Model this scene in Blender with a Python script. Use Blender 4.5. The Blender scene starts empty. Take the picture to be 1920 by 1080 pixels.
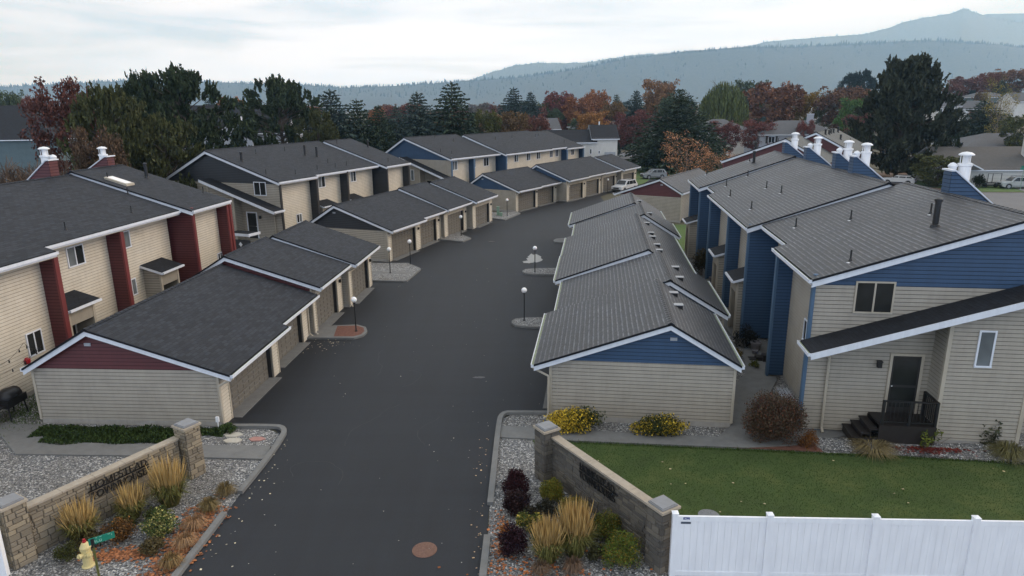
import bpy, math, random
from mathutils import Vector, Matrix
R=math.radians; rnd=random.Random(7)
scn=bpy.context.scene; COL=scn.collection
# ------------------------------------------------------------------ materials
def newmat(name):
    m=bpy.data.materials.new(name); m.use_nodes=True; nt=m.node_tree
    return m,nt,nt.nodes['Principled BSDF']
def N(nt,t,**kw):
    n=nt.nodes.new(t)
    for k,v in kw.items():
        if k in n.inputs: n.inputs[k].default_value=v
        else: setattr(n,k,v)
    return n
def ramp(nt,fac,stops):
    r=N(nt,'ShaderNodeValToRGB'); nt.links.new(fac,r.inputs[0]); e=r.color_ramp.elements
    while len(e)>len(stops): e.remove(e[-1])
    while len(e)<len(stops): e.new(.5)
    for i,(p,c) in enumerate(stops): e[i].position=p; e[i].color=(*c,1)
    return r.outputs[0]
def mix(nt,f,a,b,bt='MIX'):
    m=N(nt,'ShaderNodeMix',data_type='RGBA',blend_type=bt)
    for i,v in ((0,f),(6,a),(7,b)):
        if hasattr(v,'node'): nt.links.new(v,m.inputs[i])
        else: m.inputs[i].default_value=(*v,1) if isinstance(v,tuple) else v
    return m.outputs[2]
def coords(nt,kind='pos',sc=(1,1,1)):
    if kind=='pos': o=N(nt,'ShaderNodeNewGeometry').outputs['Position']
    elif kind=='uv': o=N(nt,'ShaderNodeTexCoord').outputs['UV']
    else: o=N(nt,'ShaderNodeTexCoord').outputs['Object']
    mp=N(nt,'ShaderNodeMapping'); mp.inputs['Scale'].default_value=sc; nt.links.new(o,mp.inputs[0]); return mp.outputs[0]
def noise(nt,co,scale,detail=4,rough=.55):
    n=N(nt,'ShaderNodeTexNoise',Scale=scale,Detail=detail,Roughness=rough); nt.links.new(co,n.inputs['Vector']); return n.outputs[0]
def bump(nt,b,h,strength=.5,dist=.01):
    n=N(nt,'ShaderNodeBump',Strength=strength,Distance=dist); nt.links.new(h,n.inputs['Height']); nt.links.new(n.outputs[0],b.inputs['Normal'])
def paint(name,col,rough=.6,var=.10,scale=1.3,metal=0,seam=0):
    m,nt,b=newmat(name); co=coords(nt); f=noise(nt,co,scale,6,.65)
    lo=tuple(c*(1-var) for c in col); hi=tuple(min(1,c*(1+var)) for c in col)
    c=ramp(nt,f,[(.3,lo),(.7,hi)]); st=noise(nt,coords(nt,'pos',(3,3,.35)),2.2,3)
    c=mix(nt,.12,c,ramp(nt,st,[(.35,tuple(x*.6 for x in col)),(.6,tuple(min(1,x*1.15) for x in col))]))
    nt.links.new(c,b.inputs['Base Color']); b.inputs['Roughness'].default_value=rough; b.inputs['Metallic'].default_value=metal
    return m
M={}
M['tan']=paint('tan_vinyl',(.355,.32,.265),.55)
M['tan_lit']=paint('tan_vinyl_lit',(.57,.52,.43),.55)  # lighter copy of the tan vinyl, side light painted into the colour
for _k,_c in (('tan',(.11,.097,.075)),('tan_lit',(.24,.19,.14)),('red',(.03,.006,.007)),('blue',(.009,.024,.05)),('black',(.012,.012,.014)),('whitewall',(.42,.41,.39)),('greywall',(.2,.21,.23)),('teal',(.05,.08,.09))): M['lapshade_'+_k]=paint(_k+'_lap_joint_shade',_c,.8)  # dark lap joints with the shade under each lap painted in
M['trimtan']=paint('tan_trim',(.45,.40,.32),.5)
M['red']=paint('red_vinyl',(.095,.018,.02),.5)
M['redtrim']=paint('red_trim',(.16,.03,.03),.5)
M['blue']=paint('blue_vinyl',(.023,.062,.13),.5)
M['bluetrim']=paint('blue_trim',(.07,.13,.21),.5)
M['black']=paint('charcoal_vinyl',(.026,.029,.034),.5)
M['blacktrim']=paint('charcoal_trim',(.03,.03,.032),.5)
M['white']=paint('white_trim',(.72,.75,.81),.45,.05)
M['whitewall']=paint('white_stucco',(.66,.65,.62),.8,.06)
M['fence']=paint('white_vinyl_fence',(.86,.875,.91),.4,.03)
M['door']=paint('garage_door_taupe',(.15,.138,.118),.5,.06)
M['jamb']=paint('dark_bronze',(.022,.02,.02),.5)
M['iron']=paint('black_iron',(.012,.012,.013),.45)
M['darkwood']=paint('stained_deck_wood',(.018,.014,.013),.6,.3,8)
M['conc']=paint('concrete',(.165,.165,.16),.9,.16,2.2)
M['found']=paint('concrete_foundation',(.36,.34,.31),.9,.14,3)
M['gutterin']=paint('gutter_with_moss',(.34,.38,.26),.8,.3,9)
M['flue']=paint('white_flue_metal',(.78,.79,.81),.35,.04)
M['cream']=paint('hydrant_cream',(.62,.52,.25),.45,.08,6)
M['redpaint']=paint('red_paint',(.35,.012,.02),.4)
M['signgreen']=paint('sign_green',(.01,.20,.135),.4,.06)
M['signpost']=paint('olive_post',(.14,.14,.035),.5)
M['pale']=paint('pale_lettering',(.30,.55,.45),.5)
M['cap']=paint('stone_cap',(.36,.31,.245),.85,.14,5)
M['captop']=paint('zinc_cap',(.22,.225,.235),.5,.08)
M['bark']=paint('bark',(.075,.058,.045),.9,.3,12)
M['twigb']=paint('twig_bark',(.16,.125,.10),.9,.25,9)
M['soil']=paint('bark_mulch',(.12,.055,.035),.95,.45,14)
M['stepA']=paint('pale_flagstone',(.45,.42,.36),.9,.1,6)
M['stepB']=paint('pink_flagstone',(.38,.2,.17),.9,.1,6)
M['mh']=paint('rusty_iron',(.16,.085,.06),.7,.4,25)
M['orangeflag']=paint('orange_plastic',(.5,.08,.02),.5)
M['greenflag']=paint('green_plastic',(.02,.5,.03),.5)
M['sticker']=paint('blue_sticker',(.02,.04,.22),.4)
M['sticker2']=paint('grey_sticker',(.07,.09,.12),.4)
M['pedestal']=paint('green_utility_box',(.20,.30,.22),.5)
M['pot']=paint('clay_pot',(.16,.15,.16),.7)
M['mortar']=paint('dark_mortar',(.075,.062,.05),.95)
M['teal']=paint('teal_siding',(.10,.15,.17),.6)
M['greywall']=paint('grey_siding',(.36,.38,.42),.6)
M['farroof']=paint('far_shingles',(.085,.088,.095),.85,.15,2)
M['ventcap']=paint('grey_vent_cap',(.34,.35,.37),.5)
M['farroofb']=paint('brown_shingles',(.085,.08,.075),.85,.15,2)
M['redgravel']=paint('red_brown_bark_bed',(.15,.065,.045),.95,.4,10)
def glass(name,col,rough=.12):
    m,nt,b=newmat(name); f=noise(nt,coords(nt),.8,2)
    nt.links.new(ramp(nt,f,[(.35,tuple(c*.6 for c in col)),(.65,col)]),b.inputs['Base Color'])
    b.inputs['Roughness'].default_value=rough; b.inputs['Specular IOR Level'].default_value=.4; return m
M['glass']=glass('dark_window_glass',(.03,.032,.032)); M['glassl']=glass('curtained_window_glass',(.17,.19,.20),.25)
M['cglass']=glass('car_glass',(.03,.035,.04),.08)
def globe():
    m,nt,b=newmat('opal_globe'); b.inputs['Base Color'].default_value=(.86,.86,.86,1); b.inputs['Roughness'].default_value=.25
    b.inputs['Subsurface Weight'].default_value=.2; return m
M['globe']=globe()
def shingle(name,col,tile,glint,rough,var,tw=.33,th=.145,bs=.7):
    m,nt,b=newmat(name); co=coords(nt,'uv')
    br=N(nt,'ShaderNodeTexBrick'); br.offset=.5; br.inputs['Scale'].default_value=1
    for k,v in (('Brick Width',tw),('Row Height',th),('Mortar Size',.014),('Mortar Smooth',.25),('Bias',0.)): br.inputs[k].default_value=v
    d=tuple(c*(1-var) for c in col); l=tuple(c*(1+var) for c in col)
    br.inputs['Color1'].default_value=(*d,1); br.inputs['Color2'].default_value=(*l,1); br.inputs['Mortar'].default_value=(*[c*.4 for c in col],1)
    nt.links.new(co,br.inputs['Vector'])
    n1=noise(nt,co,.35,5,.6); n2=noise(nt,co,40,2)
    c=mix(nt,.18 if not glint else .32,br.outputs['Color'],ramp(nt,n1,[(.3,tuple(x*.75 for x in col)),(.7,tuple(x*1.3 for x in col))]))
    c=mix(nt,.2,c,ramp(nt,n2,[(.3,tuple(x*.55 for x in col)),(.7,tuple(x*1.5 for x in col))]))
    if glint:
        # pale sky glint painted along every course edge, broken where the tabs change
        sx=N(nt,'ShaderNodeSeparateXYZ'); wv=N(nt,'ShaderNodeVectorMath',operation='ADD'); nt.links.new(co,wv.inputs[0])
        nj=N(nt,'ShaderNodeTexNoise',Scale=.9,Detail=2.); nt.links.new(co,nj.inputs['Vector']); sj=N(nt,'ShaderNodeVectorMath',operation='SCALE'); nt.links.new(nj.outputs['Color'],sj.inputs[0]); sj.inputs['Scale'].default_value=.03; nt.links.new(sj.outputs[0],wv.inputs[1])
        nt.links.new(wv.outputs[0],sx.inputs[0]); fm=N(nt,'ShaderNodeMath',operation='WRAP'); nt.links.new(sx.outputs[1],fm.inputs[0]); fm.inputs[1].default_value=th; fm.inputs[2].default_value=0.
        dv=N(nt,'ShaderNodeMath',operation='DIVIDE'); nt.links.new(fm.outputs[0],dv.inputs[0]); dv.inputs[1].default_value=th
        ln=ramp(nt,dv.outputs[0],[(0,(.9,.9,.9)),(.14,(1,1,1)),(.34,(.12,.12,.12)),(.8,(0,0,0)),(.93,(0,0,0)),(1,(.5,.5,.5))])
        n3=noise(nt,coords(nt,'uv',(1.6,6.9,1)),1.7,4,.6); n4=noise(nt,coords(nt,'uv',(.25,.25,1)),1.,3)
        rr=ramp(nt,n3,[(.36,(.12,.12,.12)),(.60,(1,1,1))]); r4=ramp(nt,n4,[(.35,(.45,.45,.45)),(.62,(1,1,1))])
        k=mix(nt,1.,mix(nt,1.,ln,rr,'MULTIPLY'),r4,'MULTIPLY'); k2=N(nt,'ShaderNodeMath',operation='MULTIPLY'); nt.links.new(k,k2.inputs[0]); k2.inputs[1].default_value=glint
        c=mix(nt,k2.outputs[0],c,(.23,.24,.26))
    nt.links.new(c,b.inputs['Base Color']); b.inputs['Roughness'].default_value=rough; b.inputs['Specular IOR Level'].default_value=.5 if glint else .3
    sw=N(nt,'ShaderNodeSeparateXYZ'); nt.links.new(co,sw.inputs[0])
    mo=N(nt,'ShaderNodeMath',operation='PINGPONG'); nt.links.new(sw.outputs[1],mo.inputs[0]); mo.inputs[1].default_value=th
    ad=N(nt,'ShaderNodeMath',operation='MULTIPLY_ADD'); nt.links.new(br.outputs['Fac'],ad.inputs[0]); ad.inputs[1].default_value=-.6; nt.links.new(mo.outputs[0],ad.inputs[2])
    ad2=N(nt,'ShaderNodeMath',operation='MULTIPLY_ADD'); nt.links.new(n2,ad2.inputs[0]); ad2.inputs[1].default_value=.3; nt.links.new(ad.outputs[0],ad2.inputs[2])
    bump(nt,b,ad2.outputs[0],bs,.03); return m
M['shingA']=shingle('charcoal_shingles',(.025,.028,.035),.9,0,.75,.5,.36,.17)
M['shingB']=shingle('grey_worn_glint_shingles',(.033,.034,.038),.30,.85,.52,.3,.34,.205)
M['shingG']=shingle('grey_green_shingles',(.075,.082,.078),.5,.3,.7,.15)
M['shingD']=shingle('black_shingles',(.014,.016,.021),.9,0,.8,.35)
def gravel():
    m,nt,b=newmat('gravel'); co=coords(nt)
    v=N(nt,'ShaderNodeTexVoronoi',Scale=22.,Randomness=1.); nt.links.new(co,v.inputs['Vector'])
    sp=N(nt,'ShaderNodeSeparateColor'); nt.links.new(v.outputs['Color'],sp.inputs[0])
    c=ramp(nt,sp.outputs[0],[(0,(.07,.075,.08)),(.3,(.17,.175,.185)),(.6,(.28,.28,.28)),(.82,(.38,.37,.34)),(.92,(.66,.65,.63)),(1,(.8,.79,.78))])
    c=mix(nt,ramp(nt,noise(nt,co,.5,4),[(.42,(0,0,0)),(.7,(.45,.45,.45))]),c,(.15,.13,.105))
    dk=ramp(nt,v.outputs['Distance'],[(.0,(1,1,1)),(.55,(.8,.8,.8)),(.85,(.25,.25,.25))])
    c=mix(nt,1.,c,dk,'MULTIPLY'); nt.links.new(c,b.inputs['Base Color']); b.inputs['Roughness'].default_value=.85
    inv=N(nt,'ShaderNodeMath',operation='SUBTRACT'); inv.inputs[0].default_value=1; nt.links.new(v.outputs['Distance'],inv.inputs[1])
    bump(nt,b,inv.outputs[0],.9,.03); return m
M['gravel']=gravel()
def asphalt():
    m,nt,b=newmat('asphalt'); co=coords(nt); big=noise(nt,co,.16,5,.6); fine=noise(nt,co,60,2); str_=noise(nt,coords(nt,'pos',(1.2,.09,1)),1.2,5,.65); cr=noise(nt,coords(nt,'pos',(.1,1.4,1)),.9,5,.6)
    c=ramp(nt,big,[(.35,(0.0068,0.0085,0.0119)),(.65,(0.0129,0.0153,0.0204))])
    c=mix(nt,.45,c,ramp(nt,str_,[(.35,(0.0102,0.0116,0.0150)),(.62,(0.0204,0.0235,0.0299))]))
    c=mix(nt,.3,c,ramp(nt,cr,[(.35,(0.0109,0.0122,0.0163)),(.62,(0.0204,0.0235,0.0299))]))
    c=mix(nt,.28,c,ramp(nt,fine,[(.35,(0.0068,0.0068,0.0082)),(.7,(0.0374,0.0408,0.0462))]))
    st=noise(nt,co,.9,4,.5); c=mix(nt,ramp(nt,st,[(.70,(0,0,0)),(.80,(0.2380,0.2380,0.2380))]),c,(0.0578,0.0564,0.0544))
    nt.links.new(c,b.inputs['Base Color']); b.inputs['Roughness'].default_value=.72; b.inputs['Specular IOR Level'].default_value=.42
    bump(nt,b,fine,.25,.006); return m
M['asphalt']=asphalt()
def ground(name,stops,sc,fs=14,bs=.4,rough=.95):
    m,nt,b=newmat(name); co=coords(nt); a=noise(nt,co,sc,8,.62); f=noise(nt,co,fs,4,.7)
    c=ramp(nt,a,stops); c=mix(nt,.5,c,ramp(nt,f,[(.3,tuple(x*.6 for x in stops[0][1])),(.7,tuple(x*1.5 for x in stops[-1][1]))]))
    nt.links.new(c,b.inputs['Base Color']); b.inputs['Roughness'].default_value=rough; bump(nt,b,f,bs,.04); return m
M['lawn']=ground('lawn_turf',[(.32,(.013,.036,.006)),(.5,(.029,.068,.010)),(.66,(.080,.102,.024))],.6,70,.12)
M['terrain']=ground('rough_ground',[(.3,(.05,.055,.03)),(.5,(.075,.075,.045)),(.7,(.11,.09,.06))],.08,3)
M['farlawn']=ground('far_lawn',[(.35,(.05,.10,.02)),(.65,(.085,.135,.035))],.3,6)
M['road']=ground('street_asphalt',[(.35,(.12,.12,.125)),(.65,(.16,.16,.165))],.3,10,.1)
M['dirt']=ground('pine_needle_dirt',[(.35,(.08,.045,.025)),(.65,(.14,.085,.05))],.5,12)
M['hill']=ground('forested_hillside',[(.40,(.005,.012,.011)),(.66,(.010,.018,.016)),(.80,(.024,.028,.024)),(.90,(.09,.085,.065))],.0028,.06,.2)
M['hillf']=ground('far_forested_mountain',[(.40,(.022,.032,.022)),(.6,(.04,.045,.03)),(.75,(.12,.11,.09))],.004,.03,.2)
M['forest']=ground('conifer_forest',[(.35,(.005,.011,.010)),(.65,(.009,.016,.014))],.05,.4,.2)
def oc(name,rough=.75,var=.45,trans=0):
    m,nt,b=newmat(name); oi=N(nt,'ShaderNodeObjectInfo'); g=N(nt,'ShaderNodeNewGeometry')
    v=ramp(nt,g.outputs['Random Per Island'],[(0,(1-var,)*3),(.5,(1,1,1)),(1,(1+var*1.6,1+var*1.45,1+var))])
    c=mix(nt,1.,oi.outputs['Color'],v,'MULTIPLY')
    nt.links.new(c,b.inputs['Base Color']); b.inputs['Roughness'].default_value=rough; b.inputs['Specular IOR Level'].default_value=.25
    return m
M['leaf']=oc('foliage',.8); M['blade']=oc('grass_blades',.7,.35); M['stone']=oc('ashlar_blocks',.9,.22); M['carpaint']=oc('car_paint',.2,0)
M['carpaint'].node_tree.nodes['Principled BSDF'].inputs['Coat Weight'].default_value=.6
def stonebump():
    nt=M['stone'].node_tree; b=nt.nodes['Principled BSDF']; bump(nt,b,noise(nt,coords(nt),18,5,.65),.5,.03)
stonebump()
def sm(name,col,rough,metal=0):
    m,nt,b=newmat(name); b.inputs['Roughness'].default_value=rough; b.inputs['Metallic'].default_value=metal
    f=noise(nt,coords(nt,'obj'),6,3); nt.links.new(ramp(nt,f,[(.3,tuple(c*.9 for c in col)),(.7,tuple(min(1,c*1.1) for c in col))]),b.inputs['Base Color']); return m
M['tyre']=sm('tyre_rubber',(.015,.015,.015),.8); M['rim']=sm('alloy',(.35,.35,.36),.35,.6); M['lens']=sm('lamp_lens',(.6,.62,.65),.1); M['tail']=sm('tail_lamp',(.25,.01,.01),.2); M['plastic']=sm('black_plastic',(.02,.02,.02),.6); M['plate']=sm('number_plate',(.5,.5,.5),.5)
M['patch']=sm('pale_sealant',(.30,.30,.29),.6); M['patch2']=sm('worn_asphalt_patch',(.11,.11,.112),.8); M['specks']=oc('fallen_leaf_bits',.8,.5)
# ------------------------------------------------------------------ mesh builder
class MB:
    def __init__(s): s.v=[];s.f=[];s.m=[];s.uv={}
    def quad(s,*p,m=0,uv=None):
        i=len(s.v); s.v+= [tuple(q) for q in p]; s.f.append(tuple(range(i,i+len(p)))); s.m.append(m)
        if uv: s.uv[len(s.f)-1]=uv
    def solid(s,bot,top,m=0):
        n=len(bot); i=len(s.v); s.v+=[tuple(p) for p in bot]+[tuple(p) for p in top]
        s.f.append(tuple(range(i+n-1,i-1,-1))); s.f.append(tuple(range(i+n,i+2*n))); s.m+=[m,m]
        for k in range(n):
            j=(k+1)%n; s.f.append((i+k,i+j,i+n+j,i+n+k)); s.m.append(m)
    def box(s,c,d,rz=0,m=0):
        a,b,h=d[0]/2,d[1]/2,d[2]/2; co,si=math.cos(rz),math.sin(rz)
        P=lambda x,y,z:(c[0]+co*x-si*y,c[1]+si*x+co*y,c[2]+z)
        s.solid([P(-a,-b,-h),P(a,-b,-h),P(a,b,-h),P(-a,b,-h)],[P(-a,-b,h),P(a,-b,h),P(a,b,h),P(-a,b,h)],m)
    def tube(s,p,q,r0,r1=None,n=8,m=0,cap=True):
        r1=r0 if r1 is None else r1; p=Vector(p);q=Vector(q); d=(q-p)
        if d.length<1e-6: return
        d.normalize(); a=d.orthogonal().normalized(); b=d.cross(a)
        i=len(s.v)
        for c,r in ((p,r0),(q,r1)):
            for k in range(n):
                t=2*math.pi*k/n; s.v.append(tuple(c+a*(r*math.cos(t))+b*(r*math.sin(t))))
        for k in range(n):
            j=(k+1)%n; s.f.append((i+k,i+j,i+n+j,i+n+k)); s.m.append(m)
        if cap: s.f.append(tuple(range(i+n-1,i-1,-1))); s.f.append(tuple(range(i+n,i+2*n))); s.m+=[m,m]
    def lathe(s,c,prof,n=16,m=0,axis=None):
        i=len(s.v); c=Vector(c); A=Vector(axis).normalized() if axis else Vector((0,0,1)); a=A.orthogonal().normalized(); b=A.cross(a)
        for r,z in prof:
            for k in range(n):
                t=2*math.pi*k/n; s.v.append(tuple(c+A*z+a*(r*math.cos(t))+b*(r*math.sin(t))))
        for q in range(len(prof)-1):
            for k in range(n):
                j=(k+1)%n; o=i+q*n; s.f.append((o+k,o+j,o+n+j,o+n+k)); s.m.append(m)
        s.f.append(tuple(range(i+n-1,i-1,-1))); s.f.append(tuple(range(i+(len(prof)-1)*n,i+len(prof)*n))); s.m+=[m,m]
    def build(s,name,mats,parent=None,smooth=False,loc=None,label=None):
        me=bpy.data.meshes.new(name); off=Vector(loc) if loc else None
        v=[tuple(Vector(p)-off) for p in s.v] if off else s.v
        me.from_pydata(v,[],s.f)
        ml=list(mats) if isinstance(mats,(list,tuple)) else [mats]
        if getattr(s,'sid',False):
            sk='lapshade_'+(ml[0] if 'lapshade_'+str(ml[0]) in M else 'tan'); s.m=[len(ml) if k==7 else k for k in s.m]; ml.append(sk)
        for k in ml: me.materials.append(M[k] if isinstance(k,str) else k)
        if any(s.m): me.polygons.foreach_set('material_index',s.m)
        if smooth: me.polygons.foreach_set('use_smooth',[True]*len(s.f))
        if s.uv:
            l=me.uv_layers.new(name='UVMap').data
            for fi,uv in s.uv.items():
                p=me.polygons[fi]
                for k,li in enumerate(p.loop_indices): l[li].uv=uv[k]
        me.update(); o=bpy.data.objects.new(name,me); COL.objects.link(o)
        if loc: o.location=loc
        if parent:
            o.parent=parent; o.matrix_parent_inverse=Matrix.Translation(parent.location).inverted() if parent.type=='EMPTY' and parent.get('_w') else Matrix()
        if label: o['label']=label
        return o
def empty(name,loc,label,cat,group=None,rz=0,world=False):
    o=bpy.data.objects.new(name,None); o.empty_display_size=.3; COL.objects.link(o); o.location=loc; o.rotation_euler[2]=rz
    o['label']=label; o['category']=cat
    if group: o['group']=group
    if world: o['_w']=1
    return o
def tag(o,label,cat,group=None):
    o['label']=label;o['category']=cat
    if group:o['group']=group
    return o
def kind(o,k): o['kind']=k; return o
def copytree(src,loc,rz=0,sc=(1,1,1),label=None,group=None,color=None):
    c=src.copy(); COL.objects.link(c); c.location=loc; c.rotation_euler=(0,0,rz); c.scale=sc
    if label: c['label']=label
    if group: c['group']=group
    for ch in src.children:
        d=ch.copy(); COL.objects.link(d); d.parent=c
        if color and ch.name.split('.')[0] in ('crown','foliage','body'): d.color=(*color,1)
        for g in ch.children:
            e=g.copy(); COL.objects.link(e); e.parent=d
    return c
# clip convex polygon [(s,z)] to z-range
def clipz(poly,z0,z1):
    def cut(p,z,keep_above):
        out=[]
        for i in range(len(p)):
            a,b=p[i],p[(i+1)%len(p)]
            ia=(a[1]>=z)==keep_above or a[1]==z; ib=(b[1]>=z)==keep_above or b[1]==z
            if ia: out.append(a)
            if ia!=ib:
                t=(z-a[1])/(b[1]-a[1]); out.append((a[0]+(b[0]-a[0])*t,z))
        return out
    p=cut(poly,z0,True)
    return cut(p,z1,False) if len(p)>2 else []
def siding(mb,fn,poly,lap=.152,depth=.02,m=0,z00=0.):
    zs=[p[1] for p in poly]; k=math.floor((min(zs)-z00)/lap); mb.sid=True
    while z00+k*lap<max(zs):
        za=z00+k*lap; zb=za+lap; k+=1
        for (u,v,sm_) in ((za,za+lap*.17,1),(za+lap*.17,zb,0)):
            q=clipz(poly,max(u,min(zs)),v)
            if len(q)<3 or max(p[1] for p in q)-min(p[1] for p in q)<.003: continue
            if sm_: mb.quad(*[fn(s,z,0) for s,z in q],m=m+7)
            else:
                mb.quad(*[fn(s,z,depth*(zb-z)/lap) for s,z in q],m=m)
                lo=min(p[1] for p in q); low=[p[0] for p in q if abs(p[1]-lo)<1e-5]
                if len(low)>=2:
                    a,b=min(low),max(low); d=depth*(zb-lo)/lap
                    mb.quad(fn(a,lo,d),fn(b,lo,d),fn(b,lo,0),fn(a,lo,0),m=m)
# ------------------------------------------------------------------ row frame
class Fr:
    def __init__(s,O,ang,sd): s.O=O;s.a=R(ang);s.sd=sd;s.c=(math.cos(s.a),math.sin(s.a));s.n=(sd*math.sin(s.a),-sd*math.cos(s.a))
    def P(s,u,w,z): return (s.O[0]+s.n[0]*u+s.c[0]*w,s.O[1]+s.n[1]*u+s.c[1]*w,z)
    def box(s,mb,u0,u1,w0,w1,z0,z1,m=0):
        P=s.P; mb.solid([P(u0,w0,z0),P(u1,w0,z0),P(u1,w1,z0),P(u0,w1,z0)],[P(u0,w0,z1),P(u1,w0,z1),P(u1,w1,z1),P(u0,w1,z1)],m)
    def front(s,w): return lambda q,z,o: s.P(q,w-o,z)     # wall across the row facing the camera side
    def side(s,u,sg=1): return lambda q,z,o: s.P(u+sg*o,q,z) # wall along the row
def roofpart(fr,root,sec,mat,w0,w1,over0=.0,over1=.0,name='roof'):
    E,A,F=sec['E'],sec['A'],sec['F']; t=.09; mb=MB(); P=fr.P; a,b=w0-over0,w1+over1
    def sl(p,q,m,sgn):
        L=math.hypot(q[0]-p[0],q[1]-p[1])
        mb.quad(P(p[0],a,p[1]),P(p[0],b,p[1]),P(q[0],b,q[1]),P(q[0],a,q[1]),m=0,uv=[(a,0),(b,0),(b,L),(a,L)])
    sl(E,A,0,1)
    if F: sl(F,A,0,1)
    pr=[E,A]+([F] if F else []); 
    for p,q in zip(pr,pr[1:]):
        mb.quad(P(p[0],a,p[1]-t),P(p[0],b,p[1]-t),P(q[0],b,q[1]-t),P(q[0],a,q[1]-t),m=1)
        for w in (a,b): mb.quad(P(p[0],w,p[1]),P(q[0],w,q[1]),P(q[0],w,q[1]-t),P(p[0],w,p[1]-t),m=1)
    for p in (pr[0],pr[-1]): mb.quad(P(p[0],a,p[1]),P(p[0],b,p[1]),P(p[0],b,p[1]-t),P(p[0],a,p[1]-t),m=1)
    # ridge cap shingles, lapped
    k=a
    while k<b-.05:
        e=min(k+.28,b); h=.018; du=.13
        sE=(A[1]-E[1])/(A[0]-E[0]); ps=[(A[0]+du,A[1]-du*abs(sE)+h),(A[0],A[1]+h+.012)]
        if F: sF=(A[1]-F[1])/(F[0]-A[0]); ps.append((A[0]-du,A[1]-du*abs(sF)+h))
        for p,q in zip(ps,ps[1:]): mb.quad(P(p[0],k,p[1]+.012),P(p[0],e,p[1]),P(q[0],e,q[1]),P(q[0],k,q[1]+.012),m=0,uv=[(k,0),(e,0),(e,.13),(k,.13)])
        for p,q in zip(ps,ps[1:]): mb.quad(P(p[0],k,p[1]+.012),P(q[0],k,q[1]+.012),P(q[0],k,q[1]-.02),P(p[0],k,p[1]-.02),m=1)
        k=e
    return mb.build(name,[mat,'shingD'],root)
def rake(fr,root,pts,w,mat='white',h=.21,th=.05,drop=.085,name='rake_board'):
    mb=MB(); P=fr.P; n=len(pts)
    for p,q in zip(pts,pts[1:]):
        mb.solid([P(p[0],w,p[1]-drop-h),P(q[0],w,q[1]-drop-h),P(q[0],w+th,q[1]-drop-h),P(p[0],w+th,p[1]-drop-h)],
                 [P(p[0],w,p[1]-drop),P(q[0],w,q[1]-drop),P(q[0],w+th,q[1]-drop),P(p[0],w+th,p[1]-drop)])
    return mb.build(name,mat,root)
def gutter(fr,root,u,z,w0,w1,sg=1,name='gutter'):
    mb=MB(); a,b=(u-.01*sg,u+.115*sg); zt=z-.035
    fr.box(mb,*sorted((u-.02*sg,u)),w0,w1,z-.26,z-.1,0)           # fascia board behind
    fr.box(mb,*sorted((a,b)),w0,w1,zt-.125,zt-.105,0)
    fr.box(mb,*sorted((b-.014*sg,b)),w0,w1,zt-.105,zt,0)
    fr.box(mb,*sorted((b-.014*sg,b+.012*sg)),w0,w1,zt,zt+.012,0)
    fr.box(mb,*sorted((a,b-.014*sg)),w0+.02,w1-.02,zt-.1,zt-.045,1)
    for w in (w0,w1-.012): fr.box(mb,*sorted((a,b-.015*sg)),w,w+.012,zt-.105,zt,0)
    return mb.build(name,['white','gutterin'],root)
def window(root,fn,s0,s1,z0,z1,mull=True,pane='glass',fw=.06,frame='white',depth=.05,second=None):
    mb=MB()
    def bx(a,b,c,d,o0,o1,mb=mb,m=0): mb.solid([fn(a,c,o0),fn(b,c,o0),fn(b,c,o1),fn(a,c,o1)],[fn(a,d,o0),fn(b,d,o0),fn(b,d,o1),fn(a,d,o1)],m)
    o0,o1=-.02,depth
    bx(s0,s1,z1-fw,z1,o0,o1);bx(s0,s1,z0,z0+fw,o0,o1+.02);bx(s0,s0+fw,z0+fw,z1-fw,o0,o1);bx(s1-fw,s1,z0+fw,z1-fw,o0,o1)
    c=(s0+s1)/2
    if mull: bx(c-.03,c+.03,z0+fw,z1-fw,o0,o1-.008)
    w=mb.build('window',frame,root)
    g=MB(); 
    def gb(a,b,m): g.solid([fn(a,z0+fw,.002),fn(b,z0+fw,.002),fn(b,z0+fw,.024),fn(a,z0+fw,.024)],[fn(a,z1-fw,.002),fn(b,z1-fw,.002),fn(b,z1-fw,.024),fn(a,z1-fw,.024)],m)
    if mull: gb(s0+fw,c-.03,0); gb(c+.03,s1-fw,1 if second else 0)
    else: gb(s0+fw,s1-fw,0)
    g.build('pane',[pane,second or pane],w); w.location=(0,0,0); return w
def downspout(fr,root,u,w,z,uw,mat='trimtan',zb=.25,dirw=0):
    mb=MB(); P=fr.P; s=.035
    pts=[P(u-.03,w,z-.14),P(u-.03,w,z-.24),P(uw,w,z-.55),P(uw,w,zb),P(uw+.18,w+dirw,zb-.16)]
    for p,q in zip(pts,pts[1:]): mb.tube(p,q,.045,n=6)
    return mb.build('downspout',mat,root,smooth=False)
def pipe(root,x,y,z,h=.45,r=.04,big=False,deck=.3):
    mb=MB(); mb.tube((x,y,z-.15),(x,y,z+h),r,n=10)
    if big:
        mb.lathe((x,y,z+h),[(r*.9,-.02),(r*1.35,0),(r*1.35,.09),(r*.4,.13)],12); mb.lathe((x,y,z),[(r*1.7,-.1),(r*1.4,.06),(r,.08)],12)
    else: mb.lathe((x,y,z),[(r*3.2,-.07),(r*2.2,.0),(r*1.05,.1)],10)
    o=mb.build('vent_pipe','iron',root,smooth=False); 
    if not big:
        f=MB(); f.box((x-.1,y-.16,z-.035),(.17,.13,.02),.3); f.build('flashing','flue',o)
    return o

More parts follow.
